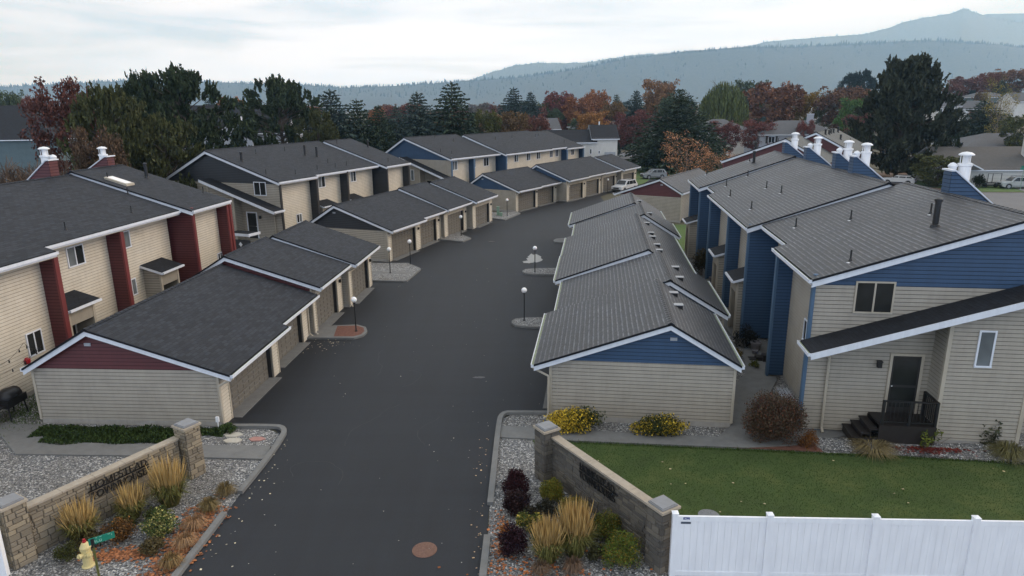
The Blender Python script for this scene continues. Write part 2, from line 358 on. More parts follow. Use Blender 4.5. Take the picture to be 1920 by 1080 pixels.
# ------------------------------------------------------------------ garages
def garage_row(fr,secs,acc,roofmat,label,split,doors,inset=.65,loc=None,side='tan',leaf=None):
    root=empty('garage_row',(*fr.P(-3,3,0)[:2],0),label,'garage building',world=True)
    P=fr.P
    for i,s in enumerate(secs):
        w0,w1=s['w']; E,A,F=s['E'],s['A'],s['F']; jog=s.get('jog'); last=i==len(secs)-1
        rf=s.get('rf',roofmat)
        roofpart(fr,root,s,rf,w0,w1,0 if jog else .07,.10 if (last or not secs[i+1].get('jog')) and last else 0)
        if not jog:
            rake(fr,root,[E,A,F],w0-.02)
            # gable wall
            uw,uf=E[0]-inset,F[0]+.18; wf=w0+.24
            pr=lambda u:(E[1]+(A[1]-E[1])*(E[0]-u)/(E[0]-A[0]) if u>A[0] else F[1]+(A[1]-F[1])*(u-F[0])/(A[0]-F[0]))-.12
            poly=[(uf,0.22),(uw,0.22),(uw,pr(uw)),(A[0],A[1]-.12),(uf,pr(uf))]
            zs=E[1]+split if split<1 else split
            lo=clipz(poly,0,zs); hi=clipz(poly,zs+.001,9)
            mb=MB(); siding(mb,fr.front(wf),lo); 
            # back wall plain (far side) and long wall behind
            siding(mb,fr.side(uf,-1),[(wf,.22),(w1,.22),(w1,pr(uf)),(wf,pr(uf))])
            mb.build('wall',side,root)
            mb=MB(); siding(mb,fr.front(wf),hi); mb.build('gable',acc,root)
            for u in (uw,uf): mb=MB(); fr.box(mb,u-.05,u+.05,wf-.032,wf+.06,.2,pr(u)-.02); mb.build('corner_trim','trimtan',root)
            mb=MB(); fr.box(mb,uf+.02,uw-.02,wf-.004,wf+.2,0,.22); mb.build('foundation','found',root)
            if i==0:
                mb=MB(); u=A[0]-.15; fr.box(mb,u-.13,u+.13,wf-.05,wf-.01,A[1]-.78,A[1]-.66); mb.build('gable_vent','greywall',root)
        else:
            uf=F[0]+.18; mb=MB(); siding(mb,fr.side(uf,-1),[(w0,.22),(w1,.22),(w1,F[1]-.05),(w0,F[1]-.05)]); mb.build('wall',side,root)
        if last:
            uw,uf=E[0]-inset,F[0]+.18; mb=MB()
            siding(mb,lambda q,z,o:P(q,w1-.1+o,z),[(uf,0),(uw,0),(uw,E[1]),(A[0],A[1]-.12),(uf,F[1])]); mb.build('wall',side,root)
            rake(fr,root,[E,A,F],w1+.03)
        gutter(fr,root,E[0],E[1],w0-.02,w1,1)
        if not jog or last: gutter(fr,root,F[0],F[1],w0,(secs[i+1]['w'][1] if not last and secs[i+1].get('jog') else w1),-1)
        # door front
        uw=E[0]-inset; dw0,dw1=s['door']; zh=2.16; top=E[1]+inset*.33-.12; ur=uw-.26
        a=w0+.24; mb=MB()
        for p,q in ((a,dw0),(dw1,w1)):
            if q-p>.05:
                siding(mb,fr.side(uw),[(p+.05,.1),(q-.05,.1),(q-.05,top),(p+.05,top)]) if q-p>.2 else None
                siding(mb,lambda qq,z,o:P(qq,q-.0,z),[(ur-.02,0),(uw,0),(uw,top),(ur-.02,top)]) if False else None
                fr.box(mb,ur-.05,uw-.002,p,q,0,top)
        mb.build('wall','tan_lit',root)
        mb=MB()
        for p,q in ((a,dw0),(dw1,w1)):
            if q-p>.05:
                for e in (p+.045,q-.045): fr.box(mb,uw-.06,uw+.03,e-.045,e+.045,0.02,top-.01)
        fr.box(mb,ur-.05,uw+.024,dw0+.004,dw1-.004,zh+.005,top)   # header
        mb.build('door_surround','trimtan',root)
        mb=MB(); fr.box(mb,ur-.03,uw-.06,dw1-.03,dw1-.003,.01,zh); mb.build('jamb','jamb',root); mb=MB(); fr.box(mb,ur-.03,uw-.06,dw0+.003,dw0+.03,.01,zh); mb.build('jamb','jamb',root)
        # door: 4 rows of sections with pressed panels
        mb=MB(); n=4; hs=zh/n; ud=ur+.02
        for r in range(n):
            z0=r*hs+.015; fr.box(mb,ud-.04,ud,dw0+.03,dw1-.03,z0,z0+hs-.02)
            k=8 if dw1-dw0>4 else 6; pw=(dw1-dw0-.06)/k
            for c in range(k):
                x=dw0+.03+c*pw+.05; 
                for zz in ((z0+.06,z0+hs/2-.03),(z0+hs/2+.03,z0+hs-.08)):
                    b=.018
                    q0=[P(ud,x,zz[0]),P(ud,x+pw-.1,zz[0]),P(ud,x+pw-.1,zz[1]),P(ud,x,zz[1])]
                    q1=[P(ud+.022,x+b,zz[0]+b),P(ud+.022,x+pw-.1-b,zz[0]+b),P(ud+.022,x+pw-.1-b,zz[1]-b),P(ud+.022,x+b,zz[1]-b)]
                    for e in range(4): g=(e+1)%4; mb.quad(q0[e],q0[g],q1[g],q1[e])
                    mb.quad(*q1)
        mb.build('garage_door','door',root)
        mb=MB(); fr.box(mb,ur-.05,uw+.38,dw0,dw1,-.02,.045); kind(mb.build('concrete_apron','conc'),'structure')
        if s.get('spout',True): downspout(fr,root,E[0]+.06,a-.1 if not jog else w1-.15,E[1],uw+.07,'trimtan')
        # wall lantern at pier
        mb=MB(); x=(dw1+w1)/2; mb.box(P(uw+.09,x,1.95),(.12,.12,.2),fr.a); mb.build('wall_lantern','iron',root)
    return root
frL=Fr((-11.06,24.8),86.5,1)
L=[dict(w=(0,6.1),E=(0,2.38),A=(-5.6,4.19),F=(-8.46,2.52),door=(1.05,5.35)),
   dict(w=(6.1,11.3),E=(-.35,2.493),A=(-5.6,4.19),F=(-8.46,2.52),jog=1,door=(6.6,10.3)),
   dict(w=(11.3,16.9),E=(-.15,2.93),A=(-5.39,4.65),F=(-8.1,3.0),door=(12.1,15.9)),
   dict(w=(16.9,22.7),E=(.22,2.95),A=(-4.94,4.72),F=(-7.7,3.05),door=(17.9,21.9))]
gL=garage_row(frL,L,'red','shingA','long garage with red gables and charcoal shingle roofs in front of the red trimmed townhouse','x' and 2.42,None)
frM=Fr((-9.68,54.62),70,1)
Ms=[dict(w=(0,6.02),E=(0,2.75),A=(-5.47,4.64),F=(-8.06,3.05),door=(.85,5.1)),
    dict(w=(6.02,10.81),E=(-.31,2.857),A=(-5.47,4.64),F=(-8.06,3.05),jog=1,door=(6.3,9.9)),
    dict(w=(10.81,16.53),E=(-.03,2.95),A=(-5.23,4.84),F=(-7.9,3.2),door=(11.9,15.7)),
    dict(w=(16.53,22.34),E=(.51,2.98),A=(-4.66,4.85),F=(-7.3,3.25),door=(17.7,21.5))]
gM=garage_row(frM,Ms,'black','shingA','garage with charcoal black gable, stepping back in three roofs, beside the twin globe lamps',2.62,None)
frN=Fr((.97,81.41),58,1)
Ns=[dict(w=(0,5.5),E=(0,2.65),A=(-5.28,4.5),F=(-7.5,3.1),door=(.8,5.0)),
    dict(w=(5.5,10.97),E=(-.15,2.70),A=(-5.28,4.5),F=(-7.5,3.1),jog=1,door=(5.8,10.1)),
    dict(w=(10.97,16.8),E=(1.19,2.95),A=(-3.96,4.83),F=(-6.2,3.4),door=(12.0,16.1)),
    dict(w=(16.8,22.4),E=(1.08,2.99),A=(-3.96,4.83),F=(-6.2,3.4),jog=1,door=(17.4,21.6)),
    dict(w=(22.4,27.99),E=(1.13,2.97),A=(-3.96,4.83),F=(-6.2,3.4),jog=1,door=(23.0,27.2)),
    dict(w=(27.99,34.29),E=(1.76,3.02),A=(-3.22,4.8),F=(-5.9,3.4),door=(28.9,33.3))]
gN=garage_row(frN,Ns,'blue','shingA','far garage with two blue gables behind the white sports utility vehicle',2.6,None)
frR=Fr((.84,25.33),82.8,-1)
Rs=[dict(w=(0,6.93),E=(0,2.5),A=(-5.27,4.37),F=(-8.0,2.74),door=(1.2,5.9)),
    dict(w=(6.93,13.62),E=(-.45,2.46),A=(-5.92,4.34),F=(-8.72,2.66),door=(7.8,12.6)),
    dict(w=(13.62,20.4),E=(-.01,2.49),A=(-5.34,4.44),F=(-8.2,2.72),door=(14.5,19.2)),
    dict(w=(20.4,27.01),E=(-.06,2.51),A=(-5.34,4.44),F=(-8.2,2.72),jog=1,door=(21.0,26.0)),
    dict(w=(27.01,33.12),E=(-.55,2.58),A=(-5.93,4.42),F=(-8.68,2.72),door=(28,32.3)),
    dict(w=(33.12,40.3),E=(-.02,2.50),A=(-5.5,4.44),F=(-8.3,2.7),door=(34,39))]
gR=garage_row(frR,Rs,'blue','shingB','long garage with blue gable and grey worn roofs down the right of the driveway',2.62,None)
for w,u in ((3.6,-5.95),(5.6,-5.95),(8.6,-6.55),(11.0,-6.6),(15.2,-6.1),(16.9,-6.1),(19.2,-6.0),(20.6,-6.0),(24.6,-6.0),(29.2,-6.5),(36.5,-6.1)):
    s=[q for q in Rs if q['w'][0]<=w<q['w'][1]][0]; A=s['A'];F=s['F']; z=F[1]+(A[1]-F[1])*(u-F[0])/(A[0]-F[0])
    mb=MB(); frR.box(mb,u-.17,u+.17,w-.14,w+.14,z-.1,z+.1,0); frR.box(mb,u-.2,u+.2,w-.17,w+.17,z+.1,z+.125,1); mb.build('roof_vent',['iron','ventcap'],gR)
frS=Fr((11.65, 77.17),58,-1)
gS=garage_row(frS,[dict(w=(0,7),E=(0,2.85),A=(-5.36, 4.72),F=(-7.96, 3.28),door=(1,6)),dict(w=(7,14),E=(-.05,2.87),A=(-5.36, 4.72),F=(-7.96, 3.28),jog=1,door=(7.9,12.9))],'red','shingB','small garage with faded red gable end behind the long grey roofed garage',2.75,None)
# ------------------------------------------------------------------ townhouses
def chase(fr,root,w0,w1,u0,zr,h,acc,sg,n=2,L=1.75):
    # wedge shaped chimney chase: tall end at the driveway side of the ridge, sloping away from it
    P=fr.P; ua=u0; ub=u0-L; mb=MB(); zt=zr+h; zb=zr-1.2
    prof=[(ua,zb),(ua,zt),(ua-.14,zt),(ub,zr-.45),(ub,zb)]
    for w,s in ((w0,-1),(w1,1)):
        fn=(lambda q,z,o,w=w,s=s:P(q,w+s*o,z)); siding(mb,fn,[(ub,zr-1.2),(ua,zr-1.2),(ua,zt),(ua-.14,zt),(ub,zr-.45)],.17,.02)
    siding(mb,fr.side(ua),[(w0,zb),(w1,zb),(w1,zt),(w0,zt)],.17,.02)
    mb.quad(P(ub,w0,zb),P(ub,w1,zb),P(ub,w1,zr-.45),P(ub,w0,zr-.45))
    c=mb.build('chimney_chase',acc,root)
    t=MB(); o=.07
    for (p,q) in (((ua+o,zt),(ua-.14,zt)),((ua-.14,zt),(ub-o,zr-.45-.02))):
        t.solid([P(p[0],w0-o,p[1]),P(p[0],w1+o,p[1]),P(q[0],w1+o,q[1]),P(q[0],w0-o,q[1])],[P(p[0],w0-o,p[1]+.07),P(p[0],w1+o,p[1]+.07),P(q[0],w1+o,q[1]+.07),P(q[0],w0-o,q[1]+.07)])
    t.build('cap','white',c)
    wm=(w0+w1)/2; fl=[(ua-1.0,.25,1.35,.62)]+([(ua-.5,.14,.85,.62)] if n>1 else [])
    for u,r,hh,dw in fl:
        zs=zr-.45; x,y,_=P(u,w1+dw*.6,0); f=MB(); top=zt+(.36 if r>.2 else .22)*h/.95
        f.lathe((x,y,zs-.2),[(r,0),(r,.42),(r*1.12,.43),(r*1.12,.5),(r,.51),(r,top-zs-.05),(r*1.18,top-zs),(r*1.18,top-zs+.09),(r*.72,top-zs+.1)],18)
        z2=top-.2+.1
        if r>.2:
            for k in range(5):
                t_=k*1.2566; f.tube((x+r*.8*math.cos(t_),y+r*.8*math.sin(t_),z2),(x+r*.8*math.cos(t_),y+r*.8*math.sin(t_),z2+.36),.02,n=5)
            f.tube((x,y,z2),(x,y,z2+.34),r*.55,n=12)
            f.lathe((x,y,z2+.34),[(r*1.22,0),(r*1.25,.05),(r*.75,.13),(r*.1,.16)],18)
        else: f.lathe((x,y,z2-.02),[(r*1.35,0),(r*1.4,.06),(r*.8,.16),(r*.1,.2)],14)
        f.build('flue','flue',c,smooth=False)
    return c
def townhouse(fr,secs,acc,acct,roofmat,label,fac='tan_lit',gwall='tan',fins=True,split=5.92,leanto=True,chases=(),feats=(),finw=(),gwin=True):
    root=empty('townhouse_row',(*fr.P(-4,4,0)[:2],0),label,'townhouse',world=True); P=fr.P
    D=.9
    for i,s in enumerate(secs):
        w0,w1=s['w'];E,A,F=s['E'],s['A'],s['F'];jog=s.get('jog');last=i==len(secs)-1
        sl=(A[1]-E[1])/(E[0]-A[0]); uf=F[0]+.2
        roofpart(fr,root,s,s.get('rf',roofmat),w0,w1,0 if jog else .07,.07 if last else 0)
        pr=lambda u:(E[1]+sl*(E[0]-u) if u>A[0] else F[1]+(A[1]-F[1])*(u-F[0])/(A[0]-F[0]))-.12
        if not jog:
            rake(fr,root,[E,A,F],w0-.02,h=.24)
            ua=E[0]-.14; wf=w0+.26
            poly=[(uf,0.1),(ua,0.1),(ua,pr(ua)),(A[0],A[1]-.12),(uf,pr(uf))]
            mb=MB(); siding(mb,fr.front(wf),clipz(poly,0,split)); siding(mb,fr.side(uf,-1),[(wf,.1),(secs[-1]['w'][1],.1),(secs[-1]['w'][1],F[1]-.1),(wf,F[1]-.1)]) if i==0 else None
            mb.build('wall',gwall if not (i>0) else acc,root)
            mb=MB(); siding(mb,fr.front(wf),clipz(poly,split+.001,12)); mb.build('gable',acc,root)
            mb=MB(); fr.box(mb,ua-.09,ua+.02,wf-.035,wf+.18,0.05,pr(ua)); fr.box(mb,E[0]-D-.1,ua-.02,wf+.021,wf+.18,.05,E[1]+.1); mb.build('fin_wall',acct,root)
        if last:
            mb=MB(); ub=E[0]-.14; siding(mb,lambda q,z,o:P(q,w1-.12+o,z),[(uf,.1),(ub,.1),(ub,pr(ub)),(A[0],A[1]-.12),(uf,pr(uf))]); 
            siding(mb,lambda q,z,o:P(q,w1-.3-o,z),[(E[0]-D-.02,.1),(ub,.1),(ub,E[1]),(E[0]-D-.02,E[1])]); mb.build('fin_wall',acc,root)
            mb=MB(); fr.box(mb,ub-.06,ub+.03,w1-.33,w1-.09,.1,pr(ub)); mb.build('corner_trim',acct,root)
            rake(fr,root,[E,A,F],w1+.0,h=.24)
        gutter(fr,root,E[0],E[1],w0-.02,w1)
        mb=MB(); u=E[0]-D; siding(mb,fr.side(u),[(w0+(.26 if not jog else 0),.22),(w1,.22),(w1,E[1]+D*sl-.11),(w0+(.26 if not jog else 0),E[1]+D*sl-.11)]); mb.build('wall',fac,root)
        mb=MB(); fr.box(mb,u-.1,u-.003,w0+.3,w1-.02,0,.22); mb.build('foundation','found',root)
        mb=MB(); fr.box(mb,u-.05,E[0]-.03,w0+.28,w1-.02,E[1]-.3,E[1]-.27); mb.build('soffit','trimtan',root)
    for (w,u0,u1,zt) in finw:
        mb=MB(); siding(mb,fr.front(w-.1),[(u0,.12),(u1,.12),(u1,zt),(u0,zt)]); siding(mb,lambda q,z,o:P(q,w+.1+o,z),[(u0,.12),(u1,.12),(u1,zt),(u0,zt)]); f=mb.build('fin_wall',acc,root)
        t=MB(); fr.box(t,u1-.04,u1+.06,w-.13,w+.13,.05,zt); t.build('corner_trim',acct,f)
    for k in feats:
        if k[0]=='win': window(root,fr.side(k[1]),*k[2:6],pane=k[6] if len(k)>6 else 'glass',second=k[7] if len(k)>7 else None)
        elif k[0]=='porch': # small shed roofed vestibule
            _,u,a,b,zt=k; dpt=1.05; up=u+dpt; mb=MB()
            siding(mb,fr.front(a),[(u,.1),(up,.1),(up,zt-.3),(u,zt+.02)],.152,.02)
            siding(mb,lambda q,z,o:P(q,b+o,z),[(u,.1),(up,.1),(up,zt-.3),(u,zt+.02)],.152,.02)
            fr.box(mb,u+.05,up-.02,a+.01,a+.08,.1,zt-.33); fr.box(mb,u+.05,up-.02,b-.08,b-.01,.1,zt-.33)
            fr.box(mb,up-.1,up,a+.02,b-.02,2.45,zt-.32)
            v=mb.build('entry_porch',gwall,root)
            t=MB(); fr.box(t,up-.08,up+.02,a-.03,a+.12,.05,zt-.3); fr.box(t,up-.08,up+.02,b-.12,b+.03,.05,zt-.3); t.build('corner_trim','trimtan',v)
            d=MB(); fr.box(d,u+.01,u+.06,a+.45,b-.25,.3,2.4,0); d.build('door','jamb',v)
            d=MB(); fr.box(d,u+.06,u+.09,a+.38,a+.45,.3,2.45,0);fr.box(d,u+.06,u+.09,b-.25,b-.18,.3,2.45,0);fr.box(d,u+.06,u+.09,a+.45,b-.25,2.4,2.46,0); d.build('door_frame','white',v)
            r=MB(); z0,z1=zt-.3,zt+.05; ue=up+.25; aa,bb=a-.2,b+.2
            r.quad(P(ue,aa,z0),P(ue,bb,z0),P(u,bb,z1+.06),P(u,aa,z1+.06),m=0,uv=[(aa,0),(bb,0),(bb,1.4),(aa,1.4)])
            r.solid([P(ue,aa,z0-.1),P(ue,bb,z0-.1),P(u,bb,z1-.06),P(u,aa,z1-.06)],[P(ue,aa,z0-.01),P(ue,bb,z0-.01),P(u,bb,z1+.05),P(u,aa,z1+.05)],1)
            r.build('porch_roof',['shingD','shingD'],v)
            g=MB(); fr.box(g,ue,ue+.1,aa,bb,z0-.13,z0-.02); 
            g.solid([P(ue,aa-.03,z0-.16),P(u,aa-.03,z1-.1),P(u,aa,z1-.1),P(ue,aa,z0-.16)],[P(ue,aa-.03,z0-.03),P(u,aa-.03,z1+.03),P(u,aa,z1+.03),P(ue,aa,z0-.03)])
            g.build('rake_board','white',v)
    for k in chases: chase(fr,root,*k)
    if leanto:
        wf=secs[0]['w'][0]+.26; E=secs[0]['E']; off=leanto if isinstance(leanto,dict) else {}
        ul=off.get('ul',.12); uh=off.get('uh',-7.7); zl=off.get('zl',3.74); k=1/3.13; dp=off.get('dp',1.45)
        zz=lambda u:zl+(ul-u)*k
        mb=MB(); a,b=wf-dp,wf-.02
        mb.quad(P(ul,a,zz(ul)),P(ul,b,zz(ul)),P(uh,b,zz(uh)),P(uh,a,zz(uh)),m=0,uv=[(a,0),(b,0),(b,8),(a,8)])
        mb.solid([P(ul,a,zz(ul)-.1),P(ul,b,zz(ul)-.1),P(uh,b,zz(uh)-.1),P(uh,a,zz(uh)-.1)],[P(ul,a,zz(ul)-.01),P(ul,b,zz(ul)-.01),P(uh,b,zz(uh)-.01),P(uh,a,zz(uh)-.01)],m=1)
        lr=mb.build('porch_roof',['shingD','shingD'],root)
        rake(fr,lr,[(ul,zz(ul)+.02),(uh,zz(uh)+.02)],a-.03,h=.24,drop=.03)
        gutter(fr,lr,ul,zz(ul)+.03,a,b)
        # protruding room
        u1,u2=off.get('room',(-4.62,-7.5)); wp=wf-.98; mb=MB()
        siding(mb,fr.front(wp),[(u2,.38),(u1,.38),(u1,zz(u1)-.1),(u2,zz(u2)-.1)],.152,.02)
        siding(mb,fr.side(u1),[(wp,.38),(wf+.4,.38),(wf+.4,zz(u1)-.1),(wp,zz(u1)-.1)],.152,.02)
        siding(mb,fr.side(u2,-1),[(wp,.38),(wf,.38),(wf,zz(u2)-.1),(wp,zz(u2)-.1)],.152,.02)
        pw=mb.build('wall',gwall,root)
        t=MB(); fr.box(t,u1-.1,u1+.03,wp-.035,wp+.08,.3,zz(u1)-.12); t.build('corner_trim','trimtan',root); t=MB(); fr.box(t,u2-.03,u2+.1,wp-.035,wp+.08,.3,zz(u2)-.12); t.build('corner_trim','trimtan',root)
        t=MB(); fr.box(t,u2+.01,u1-.01,wp+.01,wf+.3,0,.38); t.build('foundation','found',root)
        window(root,fr.front(wp),u1-1.52,u1-.95,3.28,4.66,mull=False,pane='glassl',frame='white')
        # porch door, surround, lamp, downspout
        du=off.get('door',-3.2); t=MB(); fr.box(t,du-1.16,du-1.06,wf-.06,wf,.95,3.36);fr.box(t,du-.06,du+.04,wf-.06,wf,.95,3.36);fr.box(t,du-1.06,du-.06,wf-.06,wf,3.26,3.36)
        dc='trimtan' if off.get('doorc','trimtan')=='trimtan' else 'white'; t.build('door_frame',dc,root)
        t=MB(); fr.box(t,du-1.06,du-.06,wf-.04,wf-.02,.95,3.26); dd=t.build('door','jamb',root)
        t=MB(); fr.box(t,du-.99,du-.13,wf-.05,wf-.045,1.2,2.0); fr.box(t,du-.99,du-.13,wf-.05,wf-.045,2.1,3.2); t.build('pane','glass',dd)
        t=MB(); fr.box(t,du-.16,du-.12,wf-.08,wf-.05,2.03,2.07); t.build('handle','flue',dd)
        t=MB(); x=du+.42; fr.box(t,x-.07,x+.07,wf-.2,wf-.04,2.8,3.02); fr.box(t,x-.09,x+.09,wf-.22,wf-.04,3.02,3.06); t.build('wall_lantern','iron',root)
        t=MB(); q=[P(ul+.06,a+.1,zz(ul)-.12),P(ul-.1,a+.3,zz(ul)-.32),P(ul-.8,wf-.3,zz(ul)-.42),P(ul-1.1,wf-.1,zz(ul)-.6),P(ul-1.1,wf-.1,.25),P(ul-1.1,wf-.3,.1)]
        for c,d in zip(q,q[1:]): t.tube(c,d,.05,n=8)
        t.build('downspout','trimtan',root)
    if gwin:
        wf=secs[0]['w'][0]+.26; window(root,fr.front(wf),-3.0 if gwin is True else gwin,-1.62 if gwin is True else gwin+1.35,4.88,6.1,pane='glass',second='glass',frame='trimtan' if acc=='blue' and gwall=='tan' and gwin is True else 'white')
    return root
def roofz(s,u): E,A,F=s['E'],s['A'],s['F']; return E[1]+(A[1]-E[1])*(E[0]-u)/(E[0]-A[0]) if u>A[0] else F[1]+(A[1]-F[1])*(u-F[0])/(A[0]-F[0])
def pipes(fr,root,secs,l):
    for k in l:
        u,w=k[0],k[1]; s=[q for q in secs if q['w'][0]<=w<=q['w'][1]][0]; x,y,z=fr.P(u,w,roofz(s,u))
        big=len(k)>2; pipe(root,x,y,z,(k[3] if len(k)>3 else .95) if big else .42,.11 if big else .035,big)
U=Fr((11.01,24.1),82.4,-1)
Us=[dict(w=(0,5.8),E=(0,6.2),A=(-7.2,8.6),F=(-11.9,6.35)),
    dict(w=(5.8,10.86),E=(-.55,6.383),A=(-7.2,8.6),F=(-11.9,6.35),jog=1),
    dict(w=(10.86,24.39),E=(.19,6.24),A=(-6.45,8.58),F=(-11.2,6.3)),
    dict(w=(24.39,27.89),E=(-.26,6.4),A=(-6.45,8.58),F=(-11.2,6.3),jog=1),
    dict(w=(27.89,34.0),E=(.44,6.32),A=(-6.32,8.68),F=(-11.1,6.4))]
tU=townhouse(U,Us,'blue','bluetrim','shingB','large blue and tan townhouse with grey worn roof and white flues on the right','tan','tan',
  finw=[(5.85,-1.2,-.2,6.15),(17.0,-.72,.04,6.1),(24.4,-1.1,.02,6.1)],
  chases=[(6.3,7.0,-7.15,8.6,.95,'blue',-1),(15.8,16.5,-6.35,8.58,.9,'blue',-1),(18.8,19.5,-6.35,8.58,.9,'blue',-1),(25.6,26.3,-6.5,8.58,.85,'blue',-1),(30.9,31.6,-6.3,8.68,.85,'blue',-1,1)],
  feats=[('win',-.9,2.5,3.3,2.75,3.7,'glass'),('win',-.71,20.0,20.9,4.6,5.7,'glassl'),('porch',-.71,11.5,13.2,3.55),('porch',-.71,18.0,19.7,3.55),('porch',-.5,31.4,33.2,3.4)])

pipes(U,tU,Us,[(-1.55,.88),(-3.45,6.82),(-1.54,8.39),(-4.93,2.22,1),(-5.55,4.1),(-.84,15.1),(-2.86,16.9),(-2.68,19.9),(-.71,21.2),(-1.21,25.7),(-2.87,26.8),(-.93,33.6),(-4.16,32.9),(-4.16,31.3,1,.8)])
T1=Fr((-21.26,30.34),85.3,1)
T1s=[dict(w=(-6.2,-.05),E=(.6,6.26),A=(-6.6,8.62),F=(-11.2,6.4)),
     dict(w=(-.05,11.16),E=(0,6.456),A=(-6.6,8.62),F=(-11.2,6.4),jog=1),
     dict(w=(11.16,16.0),E=(.82,6.45),A=(-6.55,8.82),F=(-11.2,6.6))]
t1=townhouse(T1,T1s,'red','redtrim','shingA','red trimmed tan townhouse with charcoal roof and skylight at the left edge',leanto=False,gwin=False,
  finw=[(0,-.95,.42,5.95),(5.55,-.95,-.08,6.1),(16.05,-.2,.72,6.3)],
  chases=[(9.5,10.2,-6.6,8.62,.95,'red',-1),(14.7,15.4,-6.6,8.82,.6,'red',-1,1)],
  feats=[('win',-.9,2.39,3.6,4.85,5.88,'glassl','glass'),('win',-.9,6.25,7.4,4.92,5.9,'glass','glassl'),('win',-.3,-1.68,-.76,1.7,2.8,'glass'),('win',-.9,2.75,3.6,2.15,3.15,'glassl'),('win',-.9,6.5,7.32,2.18,3.15,'glass','glassl'),('win',-.08,15.1,15.75,2.1,2.9,'glass','glassl'),('porch',-.9,.5,2.3,3.62),('porch',-.9,8.1,9.9,3.62)])
pipes(T1,t1,T1s,[(-.86,2.61),(-.94,7.98),(-3.03,11.0),(-4.8,11.9),(-.78,15.6),(-4.17,14.9,1,.85)])
mb=MB(); P=T1.P; A=[(-4.86,12.3),(-3.6,12.9)]
z=lambda u:roofz(T1s[2],u)
mb.solid([P(-4.9,11.7,z(-4.9)-.05),P(-3.5,11.7,z(-3.5)-.05),P(-3.5,12.5,z(-3.5)-.05),P(-4.9,12.5,z(-4.9)-.05)],[P(-4.9,11.7,z(-4.9)+.12),P(-3.5,11.7,z(-3.5)+.12),P(-3.5,12.5,z(-3.5)+.12),P(-4.9,12.5,z(-4.9)+.12)])
sk=mb.build('skylight','trimtan',t1); mb=MB(); mb.quad(P(-4.8,11.8,z(-4.8)+.135),P(-3.6,11.8,z(-3.6)+.135),P(-3.6,12.4,z(-3.6)+.135),P(-4.8,12.4,z(-4.8)+.135)); mb.build('pane','globe',sk)
mb=MB(); x,y,_=T1.P(-.25,-1.9,1.55); mb.lathe((x,y,1.5),[(.1,0),(.14,.05),(.14,.2),(.05,.28)],10); mb.build('wall_lantern','redpaint',t1)
sl=empty('string_lights',(*T1.P(.3,-3,0)[:2],0),'sagging string of small dark bulbs along the tan wall at the left edge','string lights',world=True)
mb=MB(); bb=MB(); prev=None
for run in (((-.1,-1.1,2.1),(.4,-2.6,2.75),-.25),((.4,-2.6,2.75),(.0,-4.6,2.3),-.35),((-.1,-1.1,2.05),(.3,-4.4,1.9),-.2)):
    a,b,sg_=run; q=[]
    for k in range(9):
        t=k/8; q.append(T1.P(a[0]+(b[0]-a[0])*t,a[1]+(b[1]-a[1])*t,a[2]+(b[2]-a[2])*t+sg_*4*t*(1-t)))
    for c,d in zip(q,q[1:]): mb.tube(c,d,.007,n=4)
    for c in q[1::2]: bb.lathe((c[0],c[1],c[2]-.14),[(.02,0),(.035,.04),(.02,.09),(.012,.14)],8)
mb.build('wire','iron',sl); bb.build('bulbs','iron',sl)
T2=Fr((-20.38,59.98),69,1)
T2s=[dict(w=(0,5.51),E=(0,6.2),A=(-7.95,8.82),F=(-13.1,6.25)),dict(w=(5.51,16.92),E=(-.3,6.30),A=(-7.95,8.82),F=(-13.1,6.25),jog=1),dict(w=(16.92,22.17),E=(.72,6.2),A=(-7.2,8.86),F=(-12.3,6.3))]
t2=townhouse(T2,T2s,'black','blacktrim','shingA','charcoal gabled tan townhouse with long charcoal roof left of the driveway bend',leanto=dict(doorc='w',door=-3.0,uh=-7.9),gwin=-3.0,
  finw=[(5.5,-1.15,-.12,6.1),(10.9,-1.2,-.32,6.2),(22.0,-.18,.6,6.1)],
  feats=[('win',-1.2,7.1,8.25,4.82,6.1,'glassl','glass'),('win',-1.2,12.7,13.7,4.82,6.1,'glassl','glass'),('win',-.9,3.05,3.85,2.0,2.85,'glass','glassl'),('porch',-1.2,6.2,8.2,3.5),('porch',-1.2,11.2,13.0,3.5)])
pipes(T2,t2,T2s,[(-4.92,1.19,1,.7),(-6.19,4.61),(-6.19,8.82),(-1.77,.57),(-1.0,3.62),(-1.33,7.38),(-2.36,10.62),(-1.21,10.2),(-1.25,12.25),(-4.74,10.1,1,.9),(-4.1,11.2,1,.9),(-6.17,17.85),(-4.49,21.56,1,.7),(-.34,19.06),(-.42,21.9)])
T3=Fr((-7.43,85.86),56.5,1)
T3s=[dict(w=(0,10.96),E=(0,6.2),A=(-7.7,8.67),F=(-11.6,6.5)),dict(w=(10.96,23.62),E=(.89,6.14),A=(-6.35,8.62),F=(-10.3,6.4)),dict(w=(23.62,28.2),E=(.72,6.2),A=(-6.35,8.62),F=(-10.3,6.4),jog=1),dict(w=(28.2,34.0),E=(.95,6.0),A=(-6.3,8.45),F=(-10.3,6.3))]
t3=townhouse(T3,T3s,'blue','bluetrim','shingA','blue gabled tan townhouse row with pale grey roofs behind the far garages',leanto=dict(uh=-7.6),gwin=False,
  finw=[(4.9,-.95,-.1,6.1),(28.3,-.4,.8,5.9),(33.8,-.5,.9,5.9)],
  feats=[('win',-.9,1.1,2.35,4.6,5.75,'glassl'),('win',-.9,5.5,6.3,4.6,5.75,'glassl','glass'),('win',-.9,8.1,9.3,4.6,5.75)]+[('win',-.01,a,a+1.1,4.75,5.85,'glass','glassl') for a in (11.5,14.3,17.6,20.4)]+[('win',-.18,a,a+.9,4.75,5.85) for a in (24.6,26.3)]+[('win',.05,31,32,4.7,5.7)])
